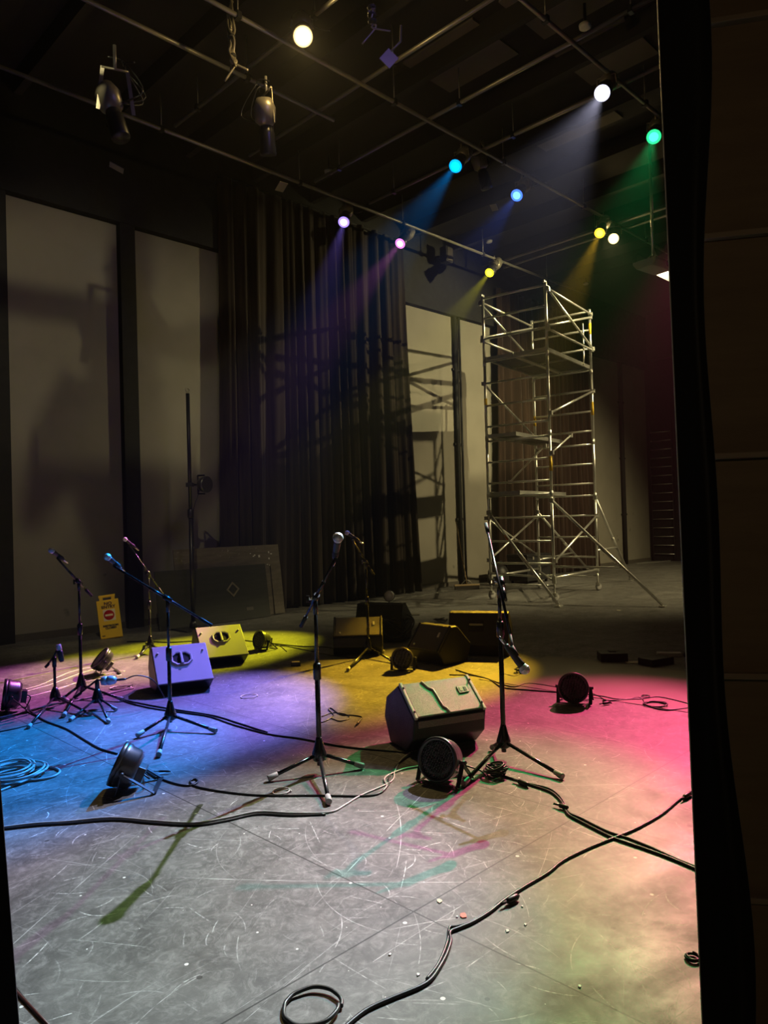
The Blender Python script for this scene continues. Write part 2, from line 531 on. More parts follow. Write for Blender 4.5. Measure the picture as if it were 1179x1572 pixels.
# pale patches between joists of the ceiling
pn = MB()
for (a, b, c, d) in ((6.5, 4.6, 1.0, 1.5), (7.8, 4.5, 1.0, 1.2), (9.2, 4.7, 1.0, 1.0), (7.8, 6.1, 1.0, 1.2), (10.4, 6.0, 0.9, 1.4)):
    pn.box((a, b, CH - 0.02), (c, d, 0.03))
struct('trim_4', pn, M['panel'], 'pale patches of board between the ceiling joists', 'ceiling panel')
jo = MB()
for i in range(13):
    jo.box((1.0 + i * 1.3, 4.8, CH - 0.14), (0.10, 11.5, 0.28))
struct('trim_5', jo, M['ceil'], 'row of dark ceiling joists', 'joists')
# thin uprights with conduit
for nm, px, lab in (('wall_conduit', 703, 'black twin conduit running up the long wall beside the broom'), ('wall_conduit', 955, 'black conduit running up the pale wall right of the scaffold')):
    q = atv(px, 700, WV - 0.05)
    u0 = (q.x + q.y) * S2
    th = thing(nm, lab, 'conduit', uv(u0, WV - 0.06), BR, 'black conduits on the long wall')
    wdt = 0.05 if px == 703 else 0.07
    MB().tube([(0, 0, 0), (0, 0, 6.5)], wdt).build('pipe', M['black'], th)
    if px == 703:
        MB().tube([(0.16, 0, 0), (0.16, 0, 6.5)], 0.028).build('pipe', M['black'], th)
    for z in (1.5, 3.2, 4.9):
        MB().box((0.06, 0.03, z), (0.3, 0.05, 0.05)).build('bracket', M['black'], th)


def curtain(name, label, u0, u1, v, z0, z1, m, seed, pitch=0.28, amp=0.09, flare=0.15, group=None):
    rnd = random.Random(seed)
    n = int((u1 - u0) / 0.02)
    ph = [rnd.uniform(0, 6.28) for _ in range(6)]
    rows = 40
    vs, fs = [], []
    for j in range(rows + 1):
        t = j / rows
        z = z0 + (z1 - z0) * t
        for i in range(n + 1):
            s = i / n
            u = s * (u1 - u0)
            uu = u + (1 - t) ** 2 * flare * (s - 0.5) * 2
            warp = u + 0.10 * math.sin(u * 2.1 + ph[0]) + 0.05 * math.sin(u * 5.3 + ph[1] + t)
            k = (0.55 + 0.45 * math.sin(u * 1.7 + ph[2])) * 0.5 + 0.6
            y = amp * k * (math.sin(2 * PI * warp / pitch) + 0.35 * math.sin(2 * PI * warp / pitch * 2.3 + ph[3] + 0.8 * (1 - t)))
            y += 0.03 * (1 - t) * math.sin(u * 3 + ph[4] + 2 * t)
            y *= (0.75 + 0.4 * (1 - t))
            vs.append((uu, y, z))
    for j in range(rows):
        for i in range(n):
            a = j * (n + 1) + i
            fs.append((a, a + 1, a + n + 2, a + n + 1))
    th = thing(name, label, 'curtain', uv(u0, v), BR, group)
    o = MB().add(vs, fs, True).build('fabric', m, th)
    sd = o.modifiers.new('thickness', 'SOLIDIFY'); sd.thickness = 0.006
    MB().tube([(0, 0, z1 + 0.01), (u1 - u0, 0, z1 + 0.01)], 0.025).build('curtain_rail', M['black'], th)
    return th


curtain('stage_curtain', 'tall brown pleated curtain hanging behind the microphone stands', 6.72, 11.15, WV - 0.24, 0.02, 7.3, M['curtain'], 3)
curtain('stage_curtain', 'dark red-brown pleated curtain hanging behind the scaffold tower', 14.35, 18.55, WV - 0.24, 0.02, 7.0, M['curtain2'], 8)

# brown wall and black drape at the near right edge
# (runs parallel to the grid pipes, facing the viewer)
BW = Matrix.Rotation(math.radians(-12), 4, 'Z')
br = MB().box((1.35, 0.0, 2.3), (2.6, 0.12, 5.0))
wr = br.build('wall_right', M['brown'])
wr.location = (0.93, 2.24, 0); wr.rotation_euler = (0, 0, math.radians(-12))
tag(wr, 'brown painted wall with pale horizontal battens close by on the right', 'wall', None, 'structure')
for py in (52, 372, 702, 1032, 1366):
    q = aty(1110, py, 2.2)
    b = MB().box((1.35, -0.07, q.z), (2.6, 0.03, 0.018)).build('batten', M['brownl'], wr, bevel=0.003)


def drape_leg(name, label, x_edge, y, x_far, z1, lean, seam_left, seed):
    """a short hanging drape; its edge nearest the stage is straight"""
    rnd = random.Random(seed)
    n, rows = 60, 60
    vs, fs = [], []
    for j in range(rows + 1):
        t = j / rows
        z = 0.01 + z1 * t
        for i in range(n + 1):
            s = i / n
            xf = x_far + 0.02 * math.sin(z * 2.3 + seed) + 0.012 * math.sin(z * 5.1)
            x = x_edge + (xf - x_edge) * s + lean * z
            yy = y + 0.018 * math.sin(s * 9 + 0.4 * math.sin(z * 1.3)) * s + 0.01 * math.sin(z * 1.7 + s * 5) * s
            vs.append((x, yy, z))
    for j in range(rows):
        for i in range(n):
            a = j * (n + 1) + i
            fs.append((a, a + 1, a + n + 2, a + n + 1))
    th = thing(name, label, 'drape')
    o = MB().add(vs, fs, True).build('fabric', M['drape'], th)
    sd = o.modifiers.new('thickness', 'SOLIDIFY'); sd.thickness = 0.004
    if seam_left:
        MB().tube([(x_edge, y - 0.004, 0.01), (x_edge + lean * z1, y - 0.004, z1)], 0.0016, 6).build('hem', M['trimw'], th, label='pale stitched hem')
    return th


e = aty(1043.5, 786, 2.0)
drape_leg('masking_drape', 'black masking drape with a pale hem on the near right', e.x + 0.015, 2.0, e.x + 0.135, 4.6, -0.011, True, 1.0)
e0 = aty(30, 1572, 1.75); e1 = aty(0, 1190, 1.75)
ln = (e1.x - e0.x) / (e1.z - e0.z)
xf = e0.x - ln * e0.z
drape_leg('masking_drape', 'dark grey drape edge leaning in at the lower left corner', xf, 1.75, xf - 0.7, 1.9, ln, False, 4.0)

# smooth mat on the floor
mm = MB()
c = [at(840, 1007), at(1070, 1032.5), at(1075, 1097), at(735, 1043)]
n0 = [(p.x, p.y, 0.0005) for p in c]; n1 = [(p.x, p.y, 0.004) for p in c]
mm.add(n0 + n1, [(0, 1, 2, 3)[::-1], (4, 5, 6, 7), (0, 1, 5, 4), (1, 2, 6, 5), (2, 3, 7, 6), (3, 0, 4, 7)])
tag(mm.build('floor_mat', M['mat']), 'smooth tan vinyl strip laid on the floor behind the pink patch', 'mat')

# ------------------------------------------------------------------ rigging grid
PIPEZ = 6.95
pipes = [((2.0, 9.1), (16.5, 9.1), 'rigging pipe that carries the violet, purple and yellow spotlights'),
         ((2.2, 7.35), (6.6, 7.35), 'thin rigging pipe above the left hanging work lamp'),
         ((1.5, 6.5), (17.5, 6.5), 'rigging pipe that carries the teal, blue and amber spotlights'),
         ((4.0, 4.28), (17.5, 4.28), 'rigging pipe that carries the white and green spotlights'),
         ((5.15, 3.0), (5.15, 9.0), 'cross pipe lit brightly by the golden spotlight'),
         ((7.63, 3.0), (7.63, 9.0), 'cross pipe left of the white spotlight'),
         ((8.85, 3.0), (8.85, 9.0), 'cross pipe just below the white spotlight'),
         ((6.37, 3.0), (6.37, 9.0), 'cross pipe at the top centre of the ceiling grid'),
         ((13.0, 4.0), (13.0, 9.4), 'brownish cross pipe behind the amber spotlights'),
         ((13.35, 4.0), (13.35, 9.4), 'bright cross pipe in front of the projector')]
for a, b, lab in pipes:
    p, q = uv(*a), uv(*b)
    L = (q - p).length
    zz = PIPEZ if a[1] == b[1] else PIPEZ + 0.06
    th = thing('rigging_pipe', lab, 'pipe', (p.x, p.y, zz), math.atan2(q.y - p.y, q.x - p.x), 'rigging pipes of the lighting grid')
    MB().tube([(0, 0, 0), (L, 0, 0)], 0.026, 12).build('pipe', M['pipe'], th)
    k = 0
    x = 0.6
    while x < L:
        MB().tube([(x, 0, 0.02), (x, 0, CH - zz - 0.28)], 0.008, 6).build('hanger', M['pipe'], th)
        MB().box((x, 0, 0.0), (0.05, 0.075, 0.075)).build('clamp', M['blackm'], th)
        x += 2.4


def lamp_fixture(key, label, spill=0, strength=7, big=1.0, group='coloured stage spotlights on the rigging'):
    """profile spotlight hanging from its pipe; lens looks along the aim"""
    p, aim, col, watts, cone, blend = LAMPS[key]
    d = (aim - p).normalized()
    Mx = frame((0, 0, 0), d) @ Matrix.Diagonal((big, big, 1, 1))
    th = thing('stage_spotlight', label, 'stage light', p, 0, group)
    # lens at origin, body behind it
    MB().lathe([(0.094, 0.024), (0.102, 0.024), (0.100, -0.12), (0.080, -0.14), (0.075, -0.26), (0.055, -0.29)], 20, Mx).build('lens_tube', M['parcan'], th)
    MB().lathe([(0.06, -0.27), (0.10, -0.30), (0.115, -0.40), (0.10, -0.52), (0.05, -0.56)], 20, Mx).build('lamp_housing', M['fixm'], th, label='worn metal lamp housing')
    m = emat('lit_lens_' + key, tuple(min(1.0, 0.25 + c) if max(col) > 0.9 and False else c for c in col), strength)
    MB().lathe([(0.0, 0.036), (0.04, 0.036), (0.060, 0.033), (0.060, 0.026)], 24, Mx).build('lens', m, th, label='glowing lens')
    MB().lathe([(0.060, 0.032), (0.094, 0.026), (0.094, 0.018), (0.060, 0.018)], 24, Mx).build('halo_ring', emat('halo_glow_' + key, col, 2.2), th, label='coloured glow round the lens')  # emissive ring stands in for the coloured halo round the lens
    # yoke up to the pipe
    c = d * -0.28
    side = d.cross(Vector((0, 0, 1))).normalized()
    top = Vector((c.x, c.y, 0.30))
    for s in (-1, 1):
        MB().tube([c + side * (0.12 * s), top + side * (0.12 * s) * 0.9], 0.009, 6).build('yoke_arm', M['fixm'], th)
    MB().tube([top - side * 0.12, top + side * 0.12], 0.010, 6).build('yoke_bar', M['fixm'], th)
    MB().tube([top, top + Vector((0, 0, 0.10))], 0.018, 8).build('clamp', M['fixm'], th)
    q = [c + d * -0.24, c + d * -0.34 + Vector((0, 0, 0.05)), top + Vector((0.15, 0.05, -0.05)), top + Vector((0.28, 0.28, 0.06))]
    MB().tube(smooth_path(q), 0.006, 6).build('power_lead', M['cable'], th)
    ld = bpy.data.lights.new('beam_' + key, 'SPOT')
    ld.color = col; ld.energy = watts; ld.spot_size = math.radians(cone); ld.spot_blend = blend
    ld.shadow_soft_size = 0.035
    lo = link(bpy.data.objects.new('beam', ld), th)
    lo.matrix_local = frame(d * 0.06, -d)
    if spill:
        pd = bpy.data.lights.new('spill_' + key, 'POINT')
        pd.color = col; pd.energy = spill; pd.shadow_soft_size = 0.06
        po = link(bpy.data.objects.new('spill', pd), th)
        po.location = d * 0.12
    return th


lamp_fixture('violet', 'violet spotlight, leftmost lit lamp on the far pipe')
lamp_fixture('purple', 'magenta-purple spotlight in front of the top of the brown curtain')
lamp_fixture('yellow', 'yellow-green spotlight just above the left of the scaffold tower')
lamp_fixture('teal', 'teal spotlight hanging in the middle of the grid')
lamp_fixture('blue', 'bright blue spotlight between the teal and the amber lamps')
lamp_fixture('amber', 'amber spotlight, left one of the close pair above the scaffold')
lamp_fixture('warm', 'warm yellow spotlight, right one of the close pair beside the projector', spill=12)
lamp_fixture('green', 'green spotlight next to the pale hem of the right drape')
lamp_fixture('white', 'large bright white spotlight at the upper right', strength=30)
lamp_fixture('pink', 'pink spotlight hidden behind the right masking drape')
lamp_fixture('golden', 'large golden spotlight at the top, over the lit pipes', spill=35, strength=40, big=1.05)


def wash_light(label, p, aim, col, watts, cone, blend, size=0.06):
    d = (aim - p).normalized()
    Mx = frame((0, 0, 0), d)
    th = thing('unseen_wash_light', label, 'work light', p, 0, 'shaded work lights on the rigging')
    MB().lathe([(0.10, 0.0), (0.125, 0.08), (0.13, 0.08), (0.11, -0.02), (0.06, -0.12), (0.03, -0.2)], 18, Mx).build('reflector_housing', M['parcan'], th)
    MB().lathe([(0, 0.008), (0.06, 0.008), (0.09, 0.002), (0.09, 0.0)], 18, Mx).build('lens', emat('work_lens', col, 3), th)
    MB().tube([d * -0.12, Vector((0, 0, 0.3))], 0.012, 6).build('bracket', M['parcan'], th)
    ld = bpy.data.lights.new('wash', 'SPOT')
    ld.color = col; ld.energy = watts; ld.spot_size = math.radians(cone); ld.spot_blend = blend
    ld.shadow_soft_size = size
    lo = link(bpy.data.objects.new('beam', ld), th)
    lo.matrix_local = frame(d * 0.09, -d)
    return th


wash_light('shaded work light right of the scaffold top aimed at the long wall', Vector((5.78, 13.09, 6.15)), uv(11.8, 10.5, 3.2), (1.0, 0.86, 0.44), 950, 100, 0.5, 0.014)
wk = bpy.data.objects['unseen_wash_light']
fl = MB().box((-0.65, 0.42, -0.28 - 0.10), (1.9, 0.012, 0.2)).build('light_flap', M['parcan'], wk)  # wide flap added to cut the beam off low on the wall
fl.rotation_euler = (0, 0, BR)
MB().tube([(0, 0, -0.05), (-0.1, 0.42, -0.38)], 0.01, 6, M=Matrix.Rotation(BR, 4, 'Z')).build('flap_arm', M['parcan'], wk)
wash_light('unseen fill light added high behind the right drape aimed across the scaffold', uv(15.5, 0.8, 6.9), uv(15.2, 8.0, 0.3), (1.0, 0.82, 0.42), 2900, 82, 0.8, 0.10)  # fill added to brighten the dim upstage floor and scaffold
WL = uv(2.2, 4.5, 6.28)
wash_light('unseen fill light added high at the left aimed at the left wall', WL, uv(4.8, 10.6, 3.0), (1.0, 0.88, 0.50), 215, 62, 0.6, 0.018)  # out-of-view lamp added to light the dim left wall
wash_light('unseen dim violet fill light added high behind the viewer aimed at the left wall', uv(4.2, 1.5, 6.9), uv(5.0, 10.6, 3.4), (0.30, 0.22, 1.0), 90, 50, 0.9, 0.2)  # added to give the wall shadows a bluish tint


def cluster():
    """unseen blocker added before the left fill light to shadow the wall"""
    th = thing('shadow_blocker', 'unseen blocker added in front of the left fill light', 'stage light', WL + Vector((0, 0.7, 0.0)))  # out-of-view shapes added only for the large shadow they throw
    o = WL + Vector((0, 0.7, 0.0))

    def q(px, py, t=0.125):
        return WL.lerp(atv(px, py, WV), t) - o
    MB().tube([q(190, 500), q(188, 600), q(180, 760), q(195, 900)], [0.045, 0.065, 0.075, 0.04], 14).build('blocker_trunk', M['parcan'], th)
    MB().tube([q(150, 620), q(100, 680), q(55, 790)], [0.065, 0.045, 0.015], 12).build('blocker_side', M['parcan'], th)
    MB().tube([q(-60, 462), q(120, 490), q(230, 505)], 0.026, 10).build('blocker_bar', M['pipe'], th)
    MB().tube([q(225, 535), q(290, 540), q(350, 515)], [0.015, 0.04, 0.032], 12).build('blocker_knob', M['parcan'], th)
    MB().tube([q(190, 520), q(200, 430), q(205, 340)], [0.025, 0.04, 0.02], 10).build('blocker_post', M['pipe'], th)
    MB().tube([q(180, 880), q(360, 690)], 0.014, 8).build('blocker_rod', M['pipe'], th)


cluster()
for lab, p, tg_, wts, sz in (('soft unseen fill lamp added behind the viewer', Vector((0.6, -1.6, 2.9)), Vector((1.4, 2.4, 1.6)), 6, 0.4),):
    th = thing('added_fill_lamp', lab, 'lamp', p)  # fill added to lift the brown wall at the near right
    MB().lathe([(0.05, 0), (0.2, -0.12), (0.21, -0.12), (0.06, 0.02)], 20).build('shade', M['parcan'], th)
    ld = bpy.data.lights.new('glow', 'AREA'); ld.energy = wts; ld.size = sz; ld.color = (1.0, 0.74, 0.45)
    lo = link(bpy.data.objects.new('glow', ld), th)
    lo.matrix_local = frame((0, 0, -0.16), -(tg_ - p))

# ------------------------------------------------------------------ scaffold tower
def scaffold():
    Fc = Vector((2.95, 12.86, 0)); R = Vector((4.22, 14.62, 0))
    ex = (R - Fc); lx = ex.length; ex.normalize()
    ey = Vector((-ex.y, ex.x, 0)); ly = 1.24
    th = thing('scaffold_tower', 'tall aluminium scaffold tower on castors with outriggers', 'scaffold tower', Fc, math.atan2(ex.y, ex.x))
    # local: x along the braced side, y along the ladder side
    A = M['alu']
    P4 = {'F': (0, 0), 'R': (lx, 0), 'L': (0, ly), 'K': (lx, ly)}
    top = 5.62
    joints = [0.35, 1.95, 3.02, 4.42, top]

    def pt(k, z): return Vector((*P4[k], z))
    for k in P4:
        for i in range(4):
            m = MB().tube([pt(k, joints[i]), pt(k, joints[i + 1] - 0.01)], 0.026, 12)
            m.tube([pt(k, joints[i + 1] - 0.10), pt(k, joints[i + 1])], 0.031, 12)
            m.build('upright', A, th)
        MB().tube([pt(k, 0.16), pt(k, 0.36)], 0.02, 10).build('adjusting_leg', A, th)
        c = MB(); M4 = frame(pt(k, 0.075) + Vector((0.03, 0, 0)), (0.3, 1, 0))
        c.lathe([(0.03, -0.02), (0.072, -0.022), (0.075, 0), (0.072, 0.022), (0.03, 0.02)], 20, M4)
        co = c.build('castor', M['greyrub'], th)
        MB().box(pt(k, 0.13) + Vector((0.015, 0, 0)), (0.09, 0.075, 0.05)).build('castor_fork', A, co, bevel=0.008)
    zs = [0.28, 0.67, 1.07, 1.50, 1.90, 2.14, 2.53, 2.92, 3.19, 3.58, 4.0, 4.40, 4.83, 5.21, 5.58]
    for a, b in (('F', 'L'), ('R', 'K')):
        for z in zs:
            MB().tube([pt(a, z), pt(b, z)], 0.019 if z < 4.5 else 0.021, 10).build('rung', A, th)

    def brace(p, q, r=0.021, name='brace'):
        m = MB().tube([p, q], r, 10)
        for e_ in (p, q):
            m.box(e_, (0.06, 0.06, 0.07))
        return m.build(name, A, th)
    for a, b, off in (('F', 'R', -0.03), ('L', 'K', 0.03)):
        o = Vector((0, off, 0))
        brace(pt(a, 5.52) + o, pt(b, 5.52) + o, name='guard_rail'); brace(pt(a, 4.80) + o, pt(b, 4.80) + o, name='guard_rail')
        brace(pt(a, 5.50) + o * 1.6, pt(b, 4.82) + o * 1.6); brace(pt(a, 4.86) + o * 0.6, pt(b, 5.46) + o * 0.6)
    o = Vector((0, -0.03, 0)); q = Vector((0, 0.03, 0))
    brace(pt('F', 3.32) + o, pt('R', 3.98) + o)
    brace(pt('L', 4.0) + q, pt('K', 3.2) + q)
    brace(pt('F', 2.62) + o + Vector((0.0, 0, 0)), pt('F', 3.0) + Vector((lx * 0.45, 0.0, 0)), 0.016)
    brace(pt('L', 2.2) + q + Vector((lx * 0.45, 0, 0)), pt('F', 2.75) + Vector((0, 0.1, 0)), 0.016)
    brace(pt('F', 0.72) + o, pt('R', 1.50) + o)
    brace(pt('L', 0.72) + q, pt('K', 1.50) + q)
    brace(pt('L', 1.50) + q * 1.8, pt('K', 0.72) + q * 1.8, 0.018)
    for a, b, z in (('F', 'R', 0.42), ('L', 'K', 0.42), ('F', 'K', 0.36)):
        brace(pt(a, z), pt(b, z), name='ledger')
    # decks
    for z, y0, y1 in ((4.44, 0.03, 0.63), (4.44, 0.69, ly - 0.03), (3.0, 0.66, ly - 0.03), (1.93, 0.62, ly - 0.05)):
        d = MB().box((lx / 2, (y0 + y1) / 2, z + 0.03), (lx - 0.04, y1 - y0 - 0.03, 0.014)).build('deck', M['plyd'], th)
        f = MB()
        f.box((lx / 2, y0, z + 0.02), (lx, 0.03, 0.07)); f.box((lx / 2, y1, z + 0.02), (lx, 0.03, 0.07))
        f.box((0.03, (y0 + y1) / 2, z + 0.02), (0.04, y1 - y0, 0.06)); f.box((lx - 0.03, (y0 + y1) / 2, z + 0.02), (0.04, y1 - y0, 0.06))
        f.box((lx / 2, (y0 + y1) / 2, z + 0.01), (0.04, y1 - y0, 0.03))
        f.build('deck_frame', A, d)
    # outriggers
    def outrigger(k, foot, ztop, zlow):
        f_ = Vector(foot); t = pt(k, ztop); m = MB().tube([t, f_ + Vector((0, 0, 0.03))], 0.026, 12)
        m.tube([t.lerp(f_, 0.45), t.lerp(f_, 0.60)], 0.031, 12)
        ob = m.build('outrigger', A, th)
        MB().box(f_ + Vector((0, 0, 0.015)), (0.16, 0.10, 0.03)).build('foot_plate', A, ob, bevel=0.01)
        MB().tube([pt(k, zlow), t.lerp(f_, (ztop - zlow) / ztop)], 0.020, 10).build('strut', A, ob)
        MB().box(t, (0.07, 0.07, 0.08)).build('coupler', A, ob)
    inv = Matrix.Rotation(-math.atan2(ex.y, ex.x), 4, 'Z')

    def loc(p): return inv @ (p - Fc)
    outrigger('F', loc(at(1018, 932)), 1.78, 0.62)
    outrigger('L', loc(at(858, 932)), 1.60, 0.48)
    outrigger('R', loc(at(969, 892)), 1.85, 0.80)
    outrigger('K', loc(at(905, 878)), 1.60, 0.60)
    for k, z, l in (('R', 5.12, 0.22), ('R', 3.50, 0.26), ('F', 2.30, 0.26), ('L', 3.6, 0.12), ('K', 3.4, 0.2)):
        MB().tube([pt(k, z), pt(k, z + l)], 0.0285, 12).build('label_band', M['ylabel'], th, label='yellow label band')
    t = pt('L', 1.60); f_ = loc(at(858, 932))
    MB().tube([t.lerp(f_, 0.26), t.lerp(f_, 0.31)], 0.029, 12).build('warning_band', M['rlabel'], th, label='orange warning band')
    for k in ('L', 'F'):
        for s in (0, 1):
            MB().box(pt(k, top + 0.03) + Vector((0.06 * s, 0.02, 0)), (0.045, 0.035, 0.05)).build('locking_clip', A, th, bevel=0.008)
    MB().tube(smooth_path([pt('R', 5.30) + Vector((-0.25, 0.05, 0)), pt('R', 4.95) + Vector((-0.27, 0.04, 0)), pt('R', 4.62) + Vector((-0.31, 0.03, 0)), pt('R', 4.45) + Vector((-0.42, 0, 0))]), 0.014, 8).build('ladder_grab_rail', A, th)


scaffold()

# ------------------------------------------------------------------ microphone stands
def mic_obj(label, p, axis, ball=0.026, length=0.155, m_ball='micball', m_body='micbody'):
    """p: centre of the head; axis: unit vector from head towards the tail"""
    ax = Vector(axis).normalized()
    Mx = frame((0, 0, 0), ax)
    th = thing('microphone', label, 'microphone', p, 0, 'vocal microphones on the stands')
    r = ball
    prof = [(0.004, -r)] + [(r * math.sin(a), -r * math.cos(a)) for a in [i * PI / 10 for i in range(1, 8)]] + [(r * 0.80, r * 0.75)]
    MB().lathe(prof, 20, Mx).build('grille_ball', M[m_ball], th)
    MB().lathe([(r * 1.03, -0.003), (r * 1.03, 0.004)], 20, Mx).build('grille_band', M['micgrey'], th)
    MB().lathe([(r * 0.78, r * 0.7), (r * 0.72, r * 1.3), (r * 0.52, length), (r * 0.46, length + 0.008)], 18, Mx).build('handle_body', M[m_body], th)
    MB().lathe([(0.007, length + 0.008), (0.009, length + 0.02), (0.009, length + 0.05), (0.005, length + 0.07)], 12, Mx).build('plug', M['chrome'], th)
    return th


def boom_stand(label, base, feet, hubz, poletop, clamp_px, boom_a, boom_b, mic=None, mic_axis=None, back_px=None, group='boom microphone stands on the stage', r=0.011, collar=0.6, weight=True):
    b = Vector(base)
    th = thing('microphone_stand', label, 'microphone stand', b, 0, group)
    S = M['stand']
    hub = Vector((0, 0, hubz))
    MB().lathe([(0.020, hubz - 0.05), (0.042, hubz - 0.035), (0.045, hubz), (0.030, hubz + 0.045), (0.020, hubz + 0.085), (0.016, hubz + 0.10)], 18).build('tripod_hub', S, th)
    for f in feet:
        v = Vector(f) - b; v.z = 0.020
        d = v.normalized()
        lg = MB().tube([hub + Vector((d.x, d.y, 0)) * 0.03 + Vector((0, 0, -0.01)), v + Vector((0, 0, 0.0))], 0.0115, 10).build('leg', S, th)
        e = v - (v - hub).normalized() * 0.055
        MB().tube([e, v, v + (v - hub).normalized() * 0.006], [0.015, 0.019, 0.017], 12).build('rubber_foot', M['greyrub'] if len(feet) and f is not None else M['rubber'], lg, label='grey rubber end cap')
    zc = hubz + (poletop - hubz) * collar
    MB().tube([(0, 0, 0.045), (0, 0, zc)], r, 12).build('lower_pole', S, th)
    MB().tube([(0, 0, zc), (0, 0, poletop)], r * 0.72, 12).build('upper_pole', S, th)
    MB().lathe([(r * 1.0, zc - 0.09), (r * 1.55, zc - 0.085), (r * 1.6, zc), (r * 1.2, zc + 0.012)], 16).build('height_clutch', S, th)
    cl = Vector((0, 0, poletop))
    a = Vector(boom_a) - b; c = Vector(boom_b) - b
    bd = (a - c).normalized()
    cp = Vector(clamp_px) - b
    m = MB().tube([cl - Vector((0, 0, 0.05)), cl, cp], 0.014, 12)
    m.tube([cp - bd * 0.035, cp + bd * 0.035], 0.019, 12)
    cm = m.build('boom_clamp', S, th)
    sd = bd.cross(Vector((0, 0, 1))).normalized()
    kn = MB().tube([cp, cp + sd * 0.045], 0.007, 8)
    kn.box(cp + sd * 0.05, (0.016, 0.016, 0.042))
    kn.build('wing_knob', M['chrome'] if weight else S, cm)
    MB().tube([c, a], 0.0085, 10).build('boom_arm', S, th)
    MB().tube([c, c + bd * 0.10], 0.0125, 12).build('end_grip', M['rubber'], th)
    MB().tube([cp + bd * 0.02, cp + bd * 0.16], 0.0105, 12).build('boom_collar', S, th)
    if mic is not None:
        mp = Vector(mic)
        ax = Vector(mic_axis).normalized()
        q = mp + ax * 0.11 - b
        mc = MB().tube([a, q], 0.008, 8)
        mc.lathe([(0.014, -0.03), (0.017, -0.03), (0.020, 0.03), (0.017, 0.03)], 14, frame(q, ax))
        mc.build('mic_clip', M['rubber'], th)
    return th


def run_boom(label, base, feet, hubz, poletop, clampz, mic_p, mic_axis, far_k, mic_label, r=0.011, collar=0.6, cl_off=(0, 0, 0), ball=0.026, gap=0.11, **kw):
    """boom runs from just under the microphone through the clamp and on beyond it"""
    b = Vector(base)
    cp = Vector((b.x, b.y, clampz)) + Vector(cl_off)
    mp = Vector(mic_p)
    ax = Vector(mic_axis).normalized()
    a = mp + ax * gap + Vector((0, 0, -0.03))
    c = cp + (cp - a) * far_k
    boom_stand(label, base, feet, hubz, poletop, cp, a, c, mp, ax, r=r, collar=collar, **kw)
    mic_obj(mic_label, mp, ax, ball)
    return a, cp, c


GP = lambda *l: [at(*p) for p in l]
# centre front
bd = at(491, 1186)
run_boom('black boom microphone stand in the middle of the grey floor, nearest of all', bd, GP((413, 1200), (557, 1181), (505, 1236)), 0.115, 1.00, 1.045,
         (-0.262, 4.12, 1.415), (-0.15, 0.55, -0.62), 0.75, 'silver headed microphone on the nearest centre stand', r=0.0155, ball=0.030, gap=0.12)
# right front
bf = at(774, 1165)
b = Vector(bf)
mp = Vector((0.748, 4.04, 0.665)); cp = Vector((b.x + 0.015, b.y - 0.015, 1.10)); a = mp + Vector((-0.055, 0.10, 0.175)); tp = aty(746, 804, 4.96)
boom_stand('black boom microphone stand with its microphone drooping low, right of the big monitor', bf, GP((712, 1208), (863, 1197), (756, 1152)), 0.115, 1.05, cp, a, tp,
           mp, Vector((-0.35, 0.15, 0.6)), r=0.0155, collar=0.78)
mic_obj('silver microphone hanging head down from the right boom stand', mp, Vector((-0.45, 0.15, 0.62)), 0.030)
# left pair with the crossing booms
bc = at(262, 1118)
run_boom('black stand with a long slanting boom in front of the lilac monitor', bc, GP((211, 1133), (331, 1126), (244, 1163)), 0.105, 0.915, 0.965,
         aty(165, 855, 5.35), (0.25, 0.75, -0.50), 0.84, 'teal lit microphone on the long slanting boom', r=0.0140, gap=0.075)
ba = at(125, 1070)
run_boom('black boom stand at the left with a short slanting boom, behind the small stands', ba, GP((98, 1102), (188, 1077), (92, 1079)), 0.11, 1.0, 1.03,
         aty(79, 845, 6.3), (0.25, 0.75, -0.50), 0.62, 'teal lit microphone on the leftmost tall stand', r=0.0140, gap=0.075)
bb = at(231, 1003)
run_boom('black boom stand standing behind the lilac monitor', bb, GP((210, 1012), (262, 1008), (225, 990)), 0.11, 0.95, 0.955,
         aty(192, 828, 8.5), (0.40, 0.5, -0.5), 0.78, 'pink lit microphone on the stand behind the lilac monitor', r=0.0140, gap=0.075)
be = at(566, 1008)
run_boom('boom stand in front of the small brown-faced monitor at the back', be, GP((534, 1031), (603, 1018), (589, 1003)), 0.11, 1.02, 1.05,
         aty(533, 818, 7.9), (0.75, 0.1, -0.55), 0.55, 'pale microphone on the stand in front of the brown-faced monitor', r=0.0140, gap=0.05)

